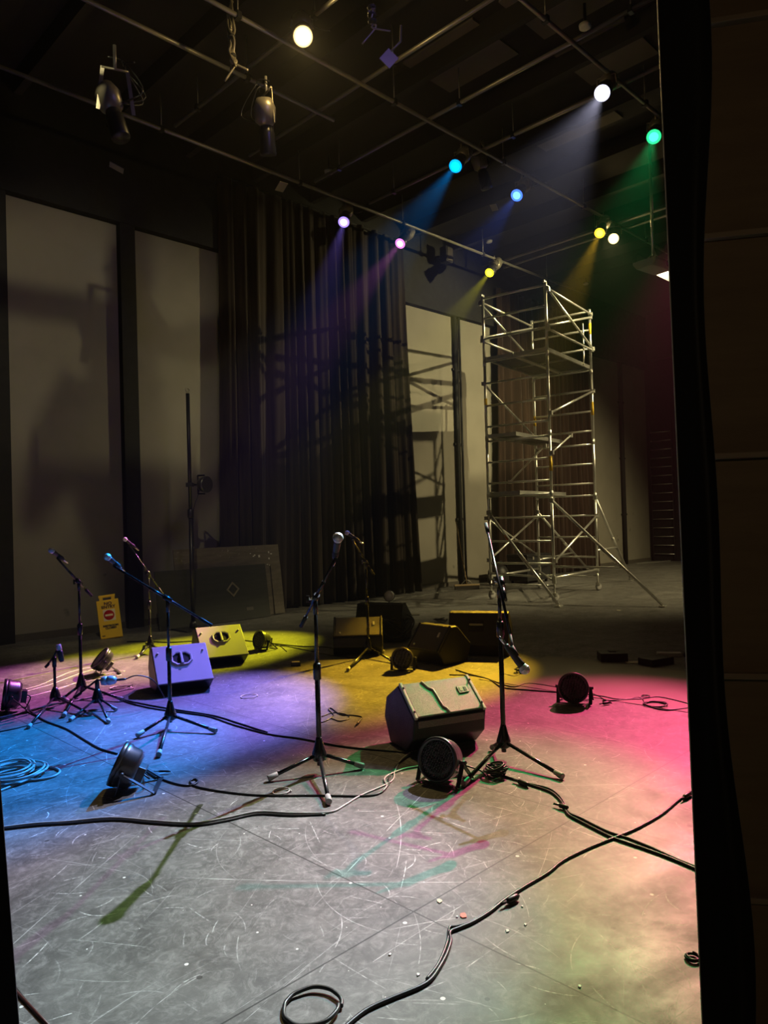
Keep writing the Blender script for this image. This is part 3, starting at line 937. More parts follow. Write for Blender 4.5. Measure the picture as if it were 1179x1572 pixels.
# short stands
def short_stand(label, base, feet, pole, kind, mic_label):
    b = Vector(base)
    th = thing('short_microphone_stand', label, 'microphone stand', b, 0, 'short microphone stands at the left')
    S = M['stand']; hubz = 0.085
    MB().lathe([(0.022, 0.05), (0.045, 0.055), (0.045, 0.09), (0.030, 0.14), (0.016, 0.17)], 18).build('tripod_hub', S, th)
    for f in feet:
        v = Vector(f) - b; v.z = 0.016
        lg = MB().tube([Vector((v.x, v.y, 0)).normalized() * 0.03 + Vector((0, 0, hubz)), v], 0.0095, 10).build('leg', S, th)
        u_ = (v - Vector((0, 0, hubz))).normalized()
        MB().tube([v - u_ * 0.05, v, v + u_ * 0.006], [0.013, 0.016, 0.014], 12).build('rubber_foot', M['greyrub'], lg, label='grey rubber end cap')
    MB().tube([(0, 0, 0.05), (0, 0, pole)], 0.0115, 12).build('pole', S, th)
    MB().lathe([(0.014, pole - 0.08), (0.018, pole - 0.075), (0.018, pole), (0.012, pole + 0.01)], 14).build('clutch', S, th)
    if kind == 'pencil':
        tip = aty(90, 992, b.y - 0.02) - b; tail = aty(70, 1024, b.y + 0.03) - b
        MB().tube([tail, (0, 0, pole + 0.015), tail * 0.05 + tip * 0.70 + Vector((0, 0, pole * 0.25))], 0.0085, 10).build('boom_arm', S, th)
        MB().tube([tail, tail.lerp(Vector((0, 0, pole)), 0.35)], 0.012, 10).build('end_grip', M['rubber'], th)
        mt = thing('small_microphone', mic_label, 'microphone', b + tip, 0)
        Mx = frame((0, 0, 0), Vector((0.18, 0.0, -0.98)))
        MB().lathe([(0.016, -0.015), (0.021, -0.01), (0.021, 0.03), (0.017, 0.035)], 16, Mx).build('grille_ball', M['micball'], mt)
        MB().lathe([(0.019, 0.036), (0.024, 0.05), (0.022, 0.12), (0.015, 0.135)], 16, Mx).build('handle_body', M['micbody'], mt)
    else:
        a = aty(163, 1045, b.y - 0.05) - b; tail = aty(114, 1071, b.y + 0.02) - b
        MB().tube([tail, (0, 0, pole + 0.015), a], 0.0085, 10).build('boom_arm', S, th)
        MB().tube([tail, tail.lerp(Vector((0, 0, pole)), 0.3)], 0.012, 10).build('end_grip', M['rubber'], th)
        mt = thing('kick_drum_microphone', mic_label, 'microphone', b + a, 0)
        Mx = frame((0, 0, 0), Vector((1, 0.1, 0.03)))
        MB().lathe([(0.012, -0.045), (0.032, -0.038), (0.038, -0.01), (0.036, 0.008)], 20, Mx).build('grille_ball', M['micgrey'], mt)
        MB().lathe([(0.036, 0.010), (0.040, 0.03), (0.034, 0.065), (0.018, 0.085)], 20, Mx).build('handle_body', M['micgrey'], mt)
        MB().lathe([(0.010, 0.085), (0.010, 0.14), (0.007, 0.16)], 12, Mx).build('plug', M['micbody'], mt)
        MB().tube(smooth_path([Vector((0.155, 0.015, 0.005)), Vector((0.25, 0.03, 0.03)), Vector((0.36, 0.1, -0.03)), Vector((0.42, 0.2, -0.2))]), 0.005, 8).build('cable', M['cable'], mt)


short_stand('short tripod stand at the far left holding a small upright microphone', at(85, 1085), GP((44, 1119), (139, 1099), (104, 1078)), 0.415, 'pencil', 'small dark microphone on the short stand at the far left')
short_stand('very low tripod stand left of the lilac monitor holding a fat silver microphone', at(150, 1088), GP((108, 1108), (167, 1111), (178, 1092)), 0.225, 'kick', 'fat silver-grey kick microphone on the lowest stand')

# ------------------------------------------------------------------ wedge monitors
def wedge(label, base, yaw, W, prof, face, face_m, kind, sc_=1.0, cab='cab', group='black wedge monitors on the floor'):
    """prof: side outline (y, z), y<0 towards the front; face: index pair of the sloped front face"""
    th = thing('wedge_monitor', label, 'monitor speaker', base, math.radians(yaw), group)
    prof = [(a * sc_, z * sc_) for a, z in prof]
    MB().prism(prof, -W / 2, W / 2).build('cabinet', M[cab], th, bevel=0.014, seg=3)
    (y0, z0), (y1, z1) = prof[face[0]], prof[face[1]]     # lower, upper edge
    up = Vector((0, y1 - y0, z1 - z0)); H = up.length; up.normalize()
    nrm = Vector((0, up.z, -up.y)); 
    if nrm.y > 0: nrm = -nrm
    # local frame on the face: x right, y up the slope, z out
    c = Vector((0, (y0 + y1) / 2, (z0 + z1) / 2))
    Fm = Matrix(((1, 0, nrm.x, c.x), (0, up.y, nrm.y, c.y), (0, up.z, nrm.z, c.z), (0, 0, 0, 1)))
    if kind == 'grille':
        MB().box((0, 0.0, 0.008), (W - 0.05, H - 0.02, 0.016), Fm).build('grille', M[face_m], th, bevel=0.006)
        ed = M['trimw'] if face_m == 'grille' else M['cab']
        for s in (-1, 1):
            MB().box(((W / 2 - 0.014) * s, 0, 0.010), (0.022, H, 0.022), Fm).build('edge_strip', ed, th, bevel=0.005)
        if face_m == 'grille':
            zz = [(-0.10, 0.5), (-0.075, 0.30), (-0.045, 0.22), (-0.035, -0.30), (-0.015, -0.36), (-0.01, -0.5)]
            MB().tube([Fm @ Vector((x, t * (H - 0.02), 0.018)) for x, t in zz], 0.0065, 8).build('grille_seam', M['trimw'], th)
            for s in (-1, 1):
                for t in (-1, 1):
                    MB().lathe([(0.0, 0.0), (0.007, 0.0), (0.007, 0.014), (0.0, 0.015)], 10, Fm @ Matrix.Translation(((W / 2 - 0.016) * s, (H / 2 - 0.05) * t, 0.016))).build('screw', M['blackm'], th)
        bx = (W * 0.5 - 0.10)
        if face_m == 'grille':
            MB().box((0, y0 - 0.003, z0 - 0.030), (W - 0.05, 0.012, 0.045)).build('grille_lip', M[face_m], th, bevel=0.003)
        q = MB().box((bx, H * (0.10 if face_m == 'grille' else 0.12), 0.018), (0.075, 0.055, 0.008) if face_m == 'grille' else (0.022, 0.055, 0.008), Fm).build('badge', M['badge'], th, bevel=0.002)
        if face_m == 'grille':
            for dx in (-0.016, 0.016):
                MB().box((bx + dx, H * 0.10, 0.023), (0.018, 0.03, 0.003), Fm).build('badge_mark', M['blackm'] if dx > 0 else M['fixm'], q)
        else:
            MB().lathe([(0, 0), (0.012, 0), (0.012, 0.004), (0, 0.004)], 12, Fm @ Matrix.Translation((-W * 0.5 + 0.08, -H * 0.32, 0.016))).build('round_mark', M['badge'], th)
    elif kind == 'panel':
        MB().box((0, 0, 0.005), (W - 0.006, H - 0.004, 0.012), Fm).build('front_panel', M[face_m], th, bevel=0.004, label='light lit panel with an octagonal handle recess')
        a, b2 = 0.098, 0.080
        oc = [(-a, -b2 * 0.45), (-a * 0.55, -b2), (a * 0.55, -b2), (a, -b2 * 0.45), (a, b2 * 0.45), (a * 0.55, b2), (-a * 0.55, b2), (-a, b2 * 0.45)]
        sy = H * 0.12
        ring = MB()
        n = 8
        vs = [Fm @ Vector((x, y + sy, 0.011)) for x, y in oc] + [Fm @ Vector((x * 0.93, y * 0.91 + sy, 0.022)) for x, y in oc] + [Fm @ Vector((x * 0.80, y * 0.76 + sy, 0.020)) for x, y in oc] + [Fm @ Vector((x * 0.78, y * 0.74 + sy, 0.0115)) for x, y in oc]
        fs = []
        for l in range(3):
            for i in range(n):
                j = (i + 1) % n
                fs.append((l * n + i, l * n + j, (l + 1) * n + j, (l + 1) * n + i))
        ring.add(vs, fs)
        hd = ring.build('handle_surround', M[face_m], th)
        pit = MB(); pit.add([Fm @ Vector((x * 0.80, y * 0.76 + sy, 0.0125)) for x, y in oc], [tuple(range(8))])
        pit.build('handle_recess', M['hole'], th)
        MB().box((0.0, sy, 0.022), (0.024, b2 * 1.6, 0.016), Fm).build('handle_bar', M[face_m], th, bevel=0.004)
        for s in (-1, 1):
            MB().lathe([(0, 0), (0.010, 0), (0.010, 0.010), (0.006, 0.013), (0, 0.013)], 12, Fm @ Matrix.Translation(((W / 2 - 0.045) * s, H * 0.30, 0.008))).build('screw', M['trimw'], th)
    elif kind == 'plain':
        a, b2 = 0.09, 0.055
        MB().box((-0.02, H * 0.1, 0.004), (0.17, 0.12, 0.008), Fm).build('handle_recess', M['hole'], th, bevel=0.02)
        MB().box((-0.02, H * 0.13, 0.016), (0.15, 0.022, 0.016), Fm).build('handle_bar', M['greyrub'], th, bevel=0.004)
    return th


# outline: bottom front, nose, upper edge of front, top, back mid, back low
HEX = [(-0.10, 0.0), (-0.215, 0.10), (-0.235, 0.235), (0.00, 0.415), (0.20, 0.30), (0.24, 0.16), (0.15, 0.0)]
c = (at(629, 1152) + at(731, 1156)) / 2
wedge('large wedge monitor with a pale perforated grille beside the right boom stand', Vector((c.x - 0.035, c.y + 0.20, 0.002)), 24, 0.53, HEX, (2, 3), 'grille', 'grille')
PAN = [(-0.12, 0.0), (-0.27, 0.10), (0.06, 0.385), (0.18, 0.36), (0.28, 0.18), (0.20, 0.0)]
c = (at(239, 1070) + at(303, 1052)) / 2
wedge('lilac lit wedge monitor with an octagonal handle recess, nearer of the left pair', Vector((c.x, c.y + 0.12, 0.002)), 26, 0.50, PAN, (1, 2), 'cabpanel', 'panel', group='pair of wedge monitors with lit panels')
c = (at(318, 1030) + at(352, 1013)) / 2
wedge('yellow lit wedge monitor with an octagonal handle recess, behind the lilac one', Vector((c.x - 0.02, c.y + 0.16, 0.002)), 27, 0.50, PAN, (1, 2), 'cabyel', 'panel', group='pair of wedge monitors with lit panels')
BACKP = [(-0.14, 0.0), (-0.22, 0.10), (-0.20, 0.21), (0.02, 0.40), (0.20, 0.30), (0.22, 0.0)]
c = at(550, 1006)
wedge('small wedge monitor with a brown grille and pale badge behind the rear boom stand', Vector((c.x, c.y + 0.16, 0.002)), 0, 0.56, BACKP, (2, 3), 'grilled', 'grille')
c = at(586, 986)
wedge('black wedge monitor seen from behind, further back than the brown-faced one', Vector((c.x, c.y + 0.12, 0.002)), -18, 0.60, [(-0.10, 0.0), (-0.14, 0.25), (-0.05, 0.47), (0.10, 0.47), (0.42, 0.24), (0.30, 0.0)], (0, 1), 'cab', 'none')
c = at(668, 1022)
wedge('black wedge monitor turned to the left with an amber lit top edge', Vector((c.x + 0.06, c.y + 0.25, 0.002)), -48, 0.46, [(-0.16, 0.0), (-0.24, 0.14), (-0.04, 0.385), (0.05, 0.385), (0.26, 0.18), (0.20, 0.0)], (1, 2), 'grilled', 'grille')
c = at(742, 1008)
wedge('large black monitor with a grey handle bar just left of the drooping microphone', Vector((c.x, c.y + 0.20, 0.002)), -16, 0.66, [(-0.16, 0.0), (-0.20, 0.12), (-0.10, 0.46), (-0.02, 0.475), (0.28, 0.26), (0.22, 0.0)], (1, 2), 'cab', 'plain')

# ------------------------------------------------------------------ floor par lamps
def par(label, p, d, bracket, r=0.115, depth=0.13, face='led', back='parcan', box_side=1, lead=None, group='round lamps standing on the floor'):
    """p: centre of the face; d: where it looks; bracket: floor direction of the stand feet"""
    p = Vector(p); d = Vector(d).normalized()
    g = Vector((p.x, p.y, 0)) - Vector((d.x, d.y, 0)) * depth * 0.5
    th = thing('par_lamp', label, 'floor lamp', g, 0, group)
    c = p - g
    Mx = frame(c, d)
    MB().lathe([(r * 0.93, 0.0), (r, 0.004), (r, -0.035), (r * 0.94, -0.045), (r * 0.90, -depth * 0.8), (r * 0.70, -depth), (0.01, -depth)], 32, Mx).build('housing', M[back], th)
    MB().lathe([(0, 0.001), (r * 0.60, 0.003), (r * 0.86, 0.001), (r * 0.86, -0.003)], 32, Mx).build('lens_face', M[face], th)
    MB().lathe([(r * 0.86, 0.0), (r * 0.88, 0.009), (r * 1.0, 0.009), (r * 1.03, 0.0), (r * 1.02, -0.02), (r * 0.9, -0.02)], 32, Mx).build('rim', M['parcan'], th)
    pb = c - d * (depth + 0.02)
    MB().box((0, -0.01, -(depth + 0.02)), (0.09, 0.10, 0.05), Mx).build('power_box', M[back], th, bevel=0.006)
    side = d.cross(Vector((0, 0, 1))).normalized()
    piv = c - d * (depth * 0.45)
    fw = Vector((side.y, -side.x, 0)).normalized()
    if fw.dot(d) < 0: fw = -fw
    for k, sgn in (('front_bracket', 1), ('rear_bracket', -1)):
        off = bracket[0] if sgn > 0 else bracket[1]
        w_ = (r * 1.08) * (1 if sgn > 0 else 0.97)
        foot = Vector((piv.x, piv.y, 0.010)) + fw * off
        pts = [piv + side * w_ , foot + side * w_ * 0.98, foot + side * w_ * 0.90, foot - side * w_ * 0.90, foot - side * w_ * 0.98, piv - side * w_]
        m = MB()
        for i in range(len(pts) - 1):
            a, b = pts[i], pts[i + 1]
            L = (b - a).length
            if L < 1e-4: continue
            Q = frame((a + b) / 2, b - a, side if i in (0, 4) else (0, 0, 1))
            m.box((0, 0, 0), (0.026 if i not in (0, 4) else 0.026, 0.005, L + 0.004), Q if i not in (0, 4) else frame((a + b) / 2, b - a, fw))
        m.build(k, M['blackm'], th)
    for s in (-1, 1):
        MB().tube([piv + side * s * r * 0.9, piv + side * s * (r * 1.25)], 0.012, 12).build('tilt_knob', M['blackm'], th)
    if lead:
        q = [pb, pb - d * 0.05 + Vector((0, 0, -0.02))] + [Vector(x) - g for x in lead]
        MB().tube(smooth_path(q), 0.005, 8).build('power_lead', M['cable'], th)
    return th


par('round lamp with a dotted face in front of the large pale-grilled monitor', at(671, 1166, 0.145), (-0.62, -0.95, 0.28), (0.06, -0.12), r=0.122, lead=[at(735, 1182, 0.02), at(745, 1190, 0.008)])
par('round lamp alone at the back edge of the pink patch', at(880, 1056, 0.14), (-0.40, -1.0, 0.12), (0.03, -0.13), r=0.118, face='pargrey' if False else 'led')
par('round lamp between the two dark monitors at the back', at(617, 1011, 0.13), (-0.25, -1.0, 0.10), (0.03, -0.12), r=0.108, back='parcan')
par('round lamp on the yellow-green floor beside the yellow monitor', at(397, 982, 0.13), (-0.80, -0.85, 0.25), (0.03, -0.13), r=0.108)
par('tilted lamp with a frosted purple lit cover behind the tall left stand', at(153, 1010, 0.17), (-0.75, -0.42, 0.75), (0.06, -0.14), r=0.125, depth=0.10, face='pargrey')
par('round lamp cut by the left edge of the view', at(6, 1066, 0.15), (-0.9, -0.45, 0.15), (0.03, -0.12), r=0.125, back='parcan', lead=[at(40, 1090, 0.01), at(55, 1098, 0.008)])
par('lamp seen edge-on tipped back on its bracket, left foreground', at(181, 1172, 0.15), (-0.86, -0.12, 0.40), (0.04, -0.17), r=0.125, depth=0.12, back='parcan', lead=[at(222, 1184, 0.01), at(240, 1194, 0.007)])

# small round lamp on a flat base far back
p = aty(597, 915, 11.6)
th = thing('small_floor_lamp', 'small round lamp on a thin flat base far back by the curtain', 'floor lamp', (p.x, p.y, 0))
Mx = frame((0, 0, p.z), (-0.05, -1, 0.1))
MB().lathe([(0.085, 0), (0.09, -0.03), (0.07, -0.10), (0.03, -0.12)], 24, Mx).build('housing', M['parcan'], th)
MB().lathe([(0, 0.002), (0.07, 0.002), (0.078, 0.0)], 24, Mx).build('lens_face', M['pargrey'], th)
MB().tube([(0, 0.04, p.z - 0.08), (0, 0.04, 0.02)], 0.012).build('stem', M['blackm'], th)
MB().box((0.05, 0.04, 0.01), (0.85, 0.16, 0.014)).build('base_plate', M['pipe'], th, bevel=0.004)

# ------------------------------------------------------------------ lighting pole with side lamp
p = at(297, 966)
th = thing('lighting_pole', 'tall black pole on a flat base in front of the leaning boards', 'lighting stand', p, math.radians(45))
MB().box((0, 0, 0.012), (0.5, 0.5, 0.02)).build('base_plate', M['blackm'], th, bevel=0.006)
MB().tube([(0, 0, 0.02), (0, 0, 1.7)], 0.032, 14).build('lower_tube', M['blackm'], th)
MB().tube([(0, 0, 1.7), (0, 0, 3.45)], 0.027, 14).build('upper_tube', M['blackm'], th)
MB().lathe([(0.034, 1.62), (0.045, 1.64), (0.045, 1.74), (0.034, 1.76)], 16).build('collar', M['blackm'], th)
MB().lathe([(0.030, 0.02), (0.06, 0.03), (0.05, 0.09), (0.034, 0.12)], 16).build('socket', M['blackm'], th)
MB().tube([Vector((0, 0, 3.50)) + Vector((0.03 * math.cos(a), 0, 0.03 * math.sin(a))) for a in [i * 2 * PI / 14 for i in range(15)]], 0.007, 6).build('top_ring', M['pipe'], th)
zl = 1.5 + (798 - 733) / 1125.0 * 10.55
d = Vector((math.cos(math.radians(-28)), math.sin(math.radians(-28)), -0.02)).normalized()
lp = thing('par_lamp', 'round lamp clamped to the side of the tall black pole', 'side lamp', (p.x, p.y, zl), 0)
c = Vector((0.24, 0.0, 0))
Mx = frame(c, d)
MB().lathe([(0.115, 0.02), (0.12, 0.02), (0.12, -0.03), (0.105, -0.09), (0.05, -0.11)], 28, Mx).build('housing', M['parcan'], lp)
MB().lathe([(0, 0.018), (0.10, 0.018), (0.11, 0.016)], 28, Mx).build('lens_face', M['led'], lp)
m = MB(); s = Vector((0, 0, 0.135)); bk = c - d * 0.16
for a, b in ((c + s - d * 0.03, bk + s), (bk + s, bk - s), (bk - s, c - s - d * 0.03)):
    m.box((0, 0, 0), (0.024, 0.006, (b - a).length + 0.006), frame((a + b) / 2, b - a, (0.1, 1, 0)))
m.build('yoke', M['blackm'], lp)
MB().tube([(-0.035, 0, 0), bk], 0.016).build('arm', M['blackm'], lp)
MB().box((0, 0, 0), (0.10, 0.09, 0.06)).build('clamp', M['blackm'], lp, bevel=0.006)
MB().tube(smooth_path([c - d * 0.11, bk + Vector((0, 0, -0.15)), (0.04, 0.0, -0.4), (0.036, 0, -0.9)]), 0.006, 6).build('power_lead', M['cable'], lp)

# ------------------------------------------------------------------ folding sign
p = at(172, 980)
SW, SH = 0.285, 0.60
th = thing('folding_floor_sign', 'yellow folding NO ENTRY floor sign against the long wall', 'floor sign', (p.x, p.y, 0.004), rot=(math.radians(-13), math.radians(-5), math.radians(24)))
out = [(-SW / 2, 0), (SW / 2, 0), (SW / 2 - 0.004, SH * 0.885), (0.105, SH * 0.885), (0.100, SH), (-0.100, SH), (-0.105, SH * 0.885), (-SW / 2 + 0.004, SH * 0.885)]
hole = [(-0.055, SH * 0.905), (0.055, SH * 0.905), (0.055, SH * 0.955), (-0.055, SH * 0.955)]


def sign_panel(y0, y1):
    m = MB()
    # body, two handle posts and handle bar make one moulded outline around the hand hole
    m.box((0, (y0 + y1) / 2, SH * 0.4425), (SW, abs(y1 - y0), SH * 0.885))
    for s in (-1, 1):
        m.box((0.078 * s, (y0 + y1) / 2, SH * 0.93), (0.046, abs(y1 - y0), SH * 0.095))
    m.box((0, (y0 + y1) / 2, SH * 0.978), (0.215, abs(y1 - y0) * 1.3, SH * 0.044))
    return m


fp = sign_panel(-0.012, 0.0).build('front_panel', M['signy'], th, bevel=0.003)
rp = sign_panel(-0.012, 0.0).build('rear_panel', M['signy'], th, bevel=0.003)
rp.location = (0, 0.03, -0.004); rp.rotation_euler = (math.radians(-2.5), 0, 0)
m = MB()
for x, z, a, b in ((0, 0.012, SW, 0.014), (-SW / 2 + 0.006, SH * 0.44, 0.012, SH * 0.87), (SW / 2 - 0.006, SH * 0.44, 0.012, SH * 0.87)):
    m.box((x, -0.015, z), (a, 0.006, b))
m.build('raised_border', M['signy'], fp, bevel=0.002)


def disc(name, r, z, y, mt, par_, n=40):
    return MB().lathe([(0, 0), (r, 0), (r, 0.0015), (0, 0.0016)], n, frame((0, y, z), (0, -1, 0))).build(name, mt, par_)


MB().box((0.004, -0.0128, SH * 0.53), (0.155, 0.0016, 0.155)).build('symbol_square', M['signw'], fp, bevel=0.0)
disc('no_entry_disc', 0.068, SH * 0.53, -0.0137, M['signr'], fp)
MB().box((0, -0.0158, SH * 0.53), (0.100, 0.001, 0.026)).build('no_entry_bar', M['signw'], fp)


def text(body, size, x, z, m, parent, name='sign_text', y=-0.0145, sx=1.0):
    cu = bpy.data.curves.new(name, 'FONT')
    cu.body = body; cu.size = size; cu.extrude = 0.0006; cu.align_x = 'CENTER'; cu.align_y = 'CENTER'; cu.offset = 0.0022
    cu.materials.append(m)
    tmp = link(bpy.data.objects.new(name, cu))
    me = bpy.data.meshes.new_from_object(tmp.evaluated_get(bpy.context.evaluated_depsgraph_get()))
    bpy.data.objects.remove(tmp)
    me.materials.clear(); me.materials.append(m)
    o = link(bpy.data.objects.new(name, me), parent)
    o.location = (x, y, z); o.rotation_euler = (PI / 2, 0, 0); o.scale = (sx, 1, 1)
    return o


text('NO', 0.056, 0.002, SH * 0.795, M['signd'], fp, sx=1.15)
text('ENTRY', 0.052, 0.002, SH * 0.718, M['signd'], fp, sx=1.12)
text('RESTROOM', 0.034, 0.004, SH * 0.285, M['signk'], fp, sx=1.12)
text('CLOSED', 0.034, 0.004, SH * 0.232, M['signk'], fp, sx=1.12)
MB().box((-0.10, -0.013, SH * 0.07), (0.04, 0.0016, 0.011)).build('maker_mark', M['signk'], fp)

# ------------------------------------------------------------------ leaning boards
def leaning(name, label, pa, pb, height, thick, lean, m, extra=None, bevel=0.004):
    """board standing on the floor from pa to pb, top leaning away from the viewer"""
    pa, pb = Vector(pa), Vector(pb)
    d = pb - pa
    th = thing(name, label, 'board', pa, rot=(0, 0, 0), group='boards leaning by the curtain')
    th.rotation_euler = (0, 0, math.atan2(d.y, d.x))
    L = d.length
    Rm = Matrix.Rotation(-math.radians(lean), 4, 'X')
    MB().box((L / 2, 0, height / 2), (L, thick, height), Rm @ Matrix.Translation((0, 0, 0.006))).build('panel', m, th, bevel=bevel)
    if extra: extra(th, L, Rm)
    return th


def strip_extra(th, L, Rm):
    MB().box((L - 0.11, -0.022, 0.42), (0.20, 0.02, 0.82), Rm).build('side_batten', M['wood'], th, bevel=0.003)
    for i in range(9):
        rnd = random.Random(i)
        MB().box((L - 0.1 - rnd.random() * 0.5, -0.018, 0.8 + rnd.random() * 0.25), (0.02 + 0.02 * rnd.random(), 0.006, 0.012 + 0.03 * rnd.random()), Rm).build('paint_drip', M['trimw'], th, bevel=0.002)


leaning('leaning_board', 'large weathered board leaning in front of the curtain foot', uv(5.55, 9.93), uv(7.50, 9.93), 1.16, 0.025, 7, M['wood'], strip_extra)


def dark_extra(th, L, Rm):
    q = L * 0.66
    Rd = Rm @ Matrix.Translation((q, -0.017, 0.50)) @ Matrix.Rotation(math.radians(45), 4, 'Y')
    f = MB()
    for x, z, a, b in ((0, 0.072, 0.17, 0.025), (0, -0.072, 0.17, 0.025), (0.072, 0, 0.025, 0.17), (-0.072, 0, 0.025, 0.17)):
        f.box((x, 0, z), (a, 0.014, b), Rd)
    f.build('diamond_plate', M['fixm'], th, bevel=0.003)
    MB().box((q + 0.04, -0.017, 0.20), (0.05, 0.01, 0.035), Rm @ Matrix.Rotation(0.3, 4, 'Y')).build('latch', M['fixm'], th, bevel=0.003)
    MB().box((q + 0.28, -0.0145, 0.17), (0.13, 0.003, 0.05), Rm).build('paper_tag', M['base'], th)
    m = MB()
    for (a, b) in (((-0.03 + 0.1, 1.1), (0.16, 1.1)),):
        pass


leaning('leaning_board', 'dark olive panel with a diamond shaped plate leaning in front of the weathered board', uv(5.15, 9.78), uv(7.10, 9.78), 0.86, 0.022, 8, M['woodd'], dark_extra)

# ------------------------------------------------------------------ broom, equipment, small boxes
a = at(697, 906); b_ = at(737, 904)
cx = (a + b_) / 2
th = thing('wide_broom', 'wide wooden floor broom propped upright against the black conduit', 'broom', cx, math.atan2(b_.y - a.y, b_.x - a.x))
MB().box((0, 0, 0.095), (0.56, 0.06, 0.035)).build('head', M['woodh'], th, bevel=0.008)
MB().box((0, 0, 0.04), (0.54, 0.05, 0.08)).build('bristles', M['brist'], th)
tp = atv(700, 800, WV - 0.25)
hv = Matrix.Rotation(-th.rotation_euler.z, 4, 'Z') @ (tp - cx)
MB().tube([(0, 0, 0.11), hv], 0.014, 10).build('handle', M['woodh'], th)
MB().tube(smooth_path([(-0.13, 0, 0.11), (-0.04, 0, 0.19), (0.04, 0, 0.19), (0.13, 0, 0.11)]), 0.006, 8).build('brace', M['pipe'], th)

p = at(803, 893)
th = thing('equipment_trunk', 'dark equipment trunk behind the lower rungs of the scaffold', 'trunk', uv(14.3, 9.62), BR)
MB().box((0.0, 0, 0.32), (0.95, 0.55, 0.52)).build('body', M['cab'], th, bevel=0.015)
MB().box((0.0, 0, 0.62), (0.97, 0.57, 0.08)).build('lid', M['cab'], th, bevel=0.015)
for x in (-0.38, 0.38):
    for y in (-0.2, 0.2):
        MB().lathe([(0.01, -0.02), (0.03, -0.02), (0.03, 0.02), (0.01, 0.02)], 14, frame((x, y, 0.03), (0, 1, 0))).build('castor', M['rubber'], th)
for x in (-0.25, 0.25):
    MB().box((x, -0.285, 0.57), (0.07, 0.012, 0.07)).build('latch', M['pipe'], th, bevel=0.003)
th = thing('padded_bag', 'dark soft bag slumped by the wall left of the scaffold', 'bag', uv(13.35, 9.8), BR)
m = MB(); m.lathe([(0.18, 0.0), (0.24, 0.08), (0.23, 0.3), (0.17, 0.42), (0.06, 0.47)], 20)
m.build('bag_body', M['cab'], th); MB().tube(smooth_path([(-0.1, -0.05, 0.43), (-0.05, -0.07, 0.52), (0.06, -0.07, 0.52), (0.1, -0.05, 0.43)]), 0.012).build('strap', M['rubber'], th)

c = (at(928, 1014) + at(959, 1018)) / 2
th = thing('cable_box', 'black open-topped box on the floor, left of the small pair at the right', 'box', (c.x, c.y + 0.07, 0), math.radians(-4))
MB().box((0, 0, 0.045), (0.27, 0.20, 0.09)).build('case', M['cab'], th, bevel=0.006)
MB().box((0.0, 0.01, 0.094), (0.07, 0.09, 0.006)).build('top_slot', M['hole'], th); MB().box((0.02, 0.02, 0.098), (0.10, 0.03, 0.004)).build('top_bar', M['blackm'], th)
c = at(1010, 1021)
th = thing('power_supply_box', 'flat black power box right of the open-topped box', 'box', (c.x, c.y + 0.05, 0.0), math.radians(28))
MB().box((0, 0, 0.035), (0.30, 0.19, 0.07)).build('case', M['cab'], th, bevel=0.006)
MB().box((0.17, 0.02, 0.04), (0.05, 0.07, 0.04)).build('plug', M['rubber'], th, bevel=0.004)
c = at(1030, 1009)
th = thing('power_strip', 'pale power strip half hidden behind the right drape', 'power strip', (c.x, c.y + 0.05, 0.0), math.radians(-12))
MB().box((0, 0, 0.022), (0.24, 0.08, 0.044)).build('case', M['white'], th, bevel=0.008)
MB().box((0.25, 0, 0.022), (0.22, 0.09, 0.04)).build('adapter', M['cab'], th, bevel=0.006)
c = at(977, 1017)
m = MB().box((c.x, c.y, 0.003), (0.21, 0.10, 0.006), None)
tag(m.build('paper_sheet', M['paper']), 'pale flat sheet lying between the two black boxes', 'paper')
c = at(454, 1022)
th = thing('small_stage_box', 'tiny black box with a pale top on the amber floor', 'box', c, math.radians(8))
MB().box((0, 0, 0.02), (0.10, 0.075, 0.04)).build('case', M['blackm'], th, bevel=0.004)
MB().box((0, -0.005, 0.042), (0.08, 0.05, 0.006)).build('top_plate', M['signw'], th, bevel=0.002)

# wall ladder beyond the scaffold
lo_ = atu(1020, 857, 22.55); 
th = thing('wall_ladder', 'pale runged ladder on the black end wall beside the drape', 'ladder', (lo_.x, lo_.y, 0), BR)
for i in range(15):
    MB().tube([(0, -0.33, 0.22 + i * 0.275), (0, 0.33, 0.22 + i * 0.275)], 0.014, 8).build('rung', M['alu'], th)
for s in (-1, 1):
    MB().box((0.02, 0.34 * s, 2.15), (0.05, 0.03, 4.3)).build('stile', M['blackm'], th)
p = at(1003, 864)
th = thing('fallen_batten', 'pale batten lying on the floor near the wall ladder', 'batten', p, math.radians(30))
MB().box((0, 0, 0.02), (1.5, 0.07, 0.04)).build('bar', M['alu'], th, bevel=0.004)

# projector
p = aty(1003, 405, 11.4)
th = thing('projector', 'pale ceiling projector hanging on a pole beside the drape', 'projector', p, math.radians(38))
MB().prism([(-0.20, -0.02), (-0.14, -0.10), (0.14, -0.10), (0.20, -0.02), (0.20, 0.02), (-0.20, 0.02)], -0.26, 0.26).build('case', M['greyrub'], th, bevel=0.012)
MB().lathe([(0.05, 0), (0.055, 0.05), (0.045, 0.06)], 20, frame((0.1, -0.19, -0.03), (0, -1, 0))).build('lens', M['hole'], th)
MB().tube([(0, 0, 0.02), (0, 0, CH - p.z - 0.3)], 0.022, 12).build('drop_pole', M['alu'], th)
MB().box((0, 0, 0.04), (0.28, 0.16, 0.02)).build('mount_plate', M['alu'], th)
for a in range(4):
    an = a * PI / 2 + 0.5
    MB().tube([(0, 0, 0.16), (0.18 * math.cos(an), 0.15 * math.sin(an), 0.03)], 0.008, 6).build('mount_arm', M['alu'], th)
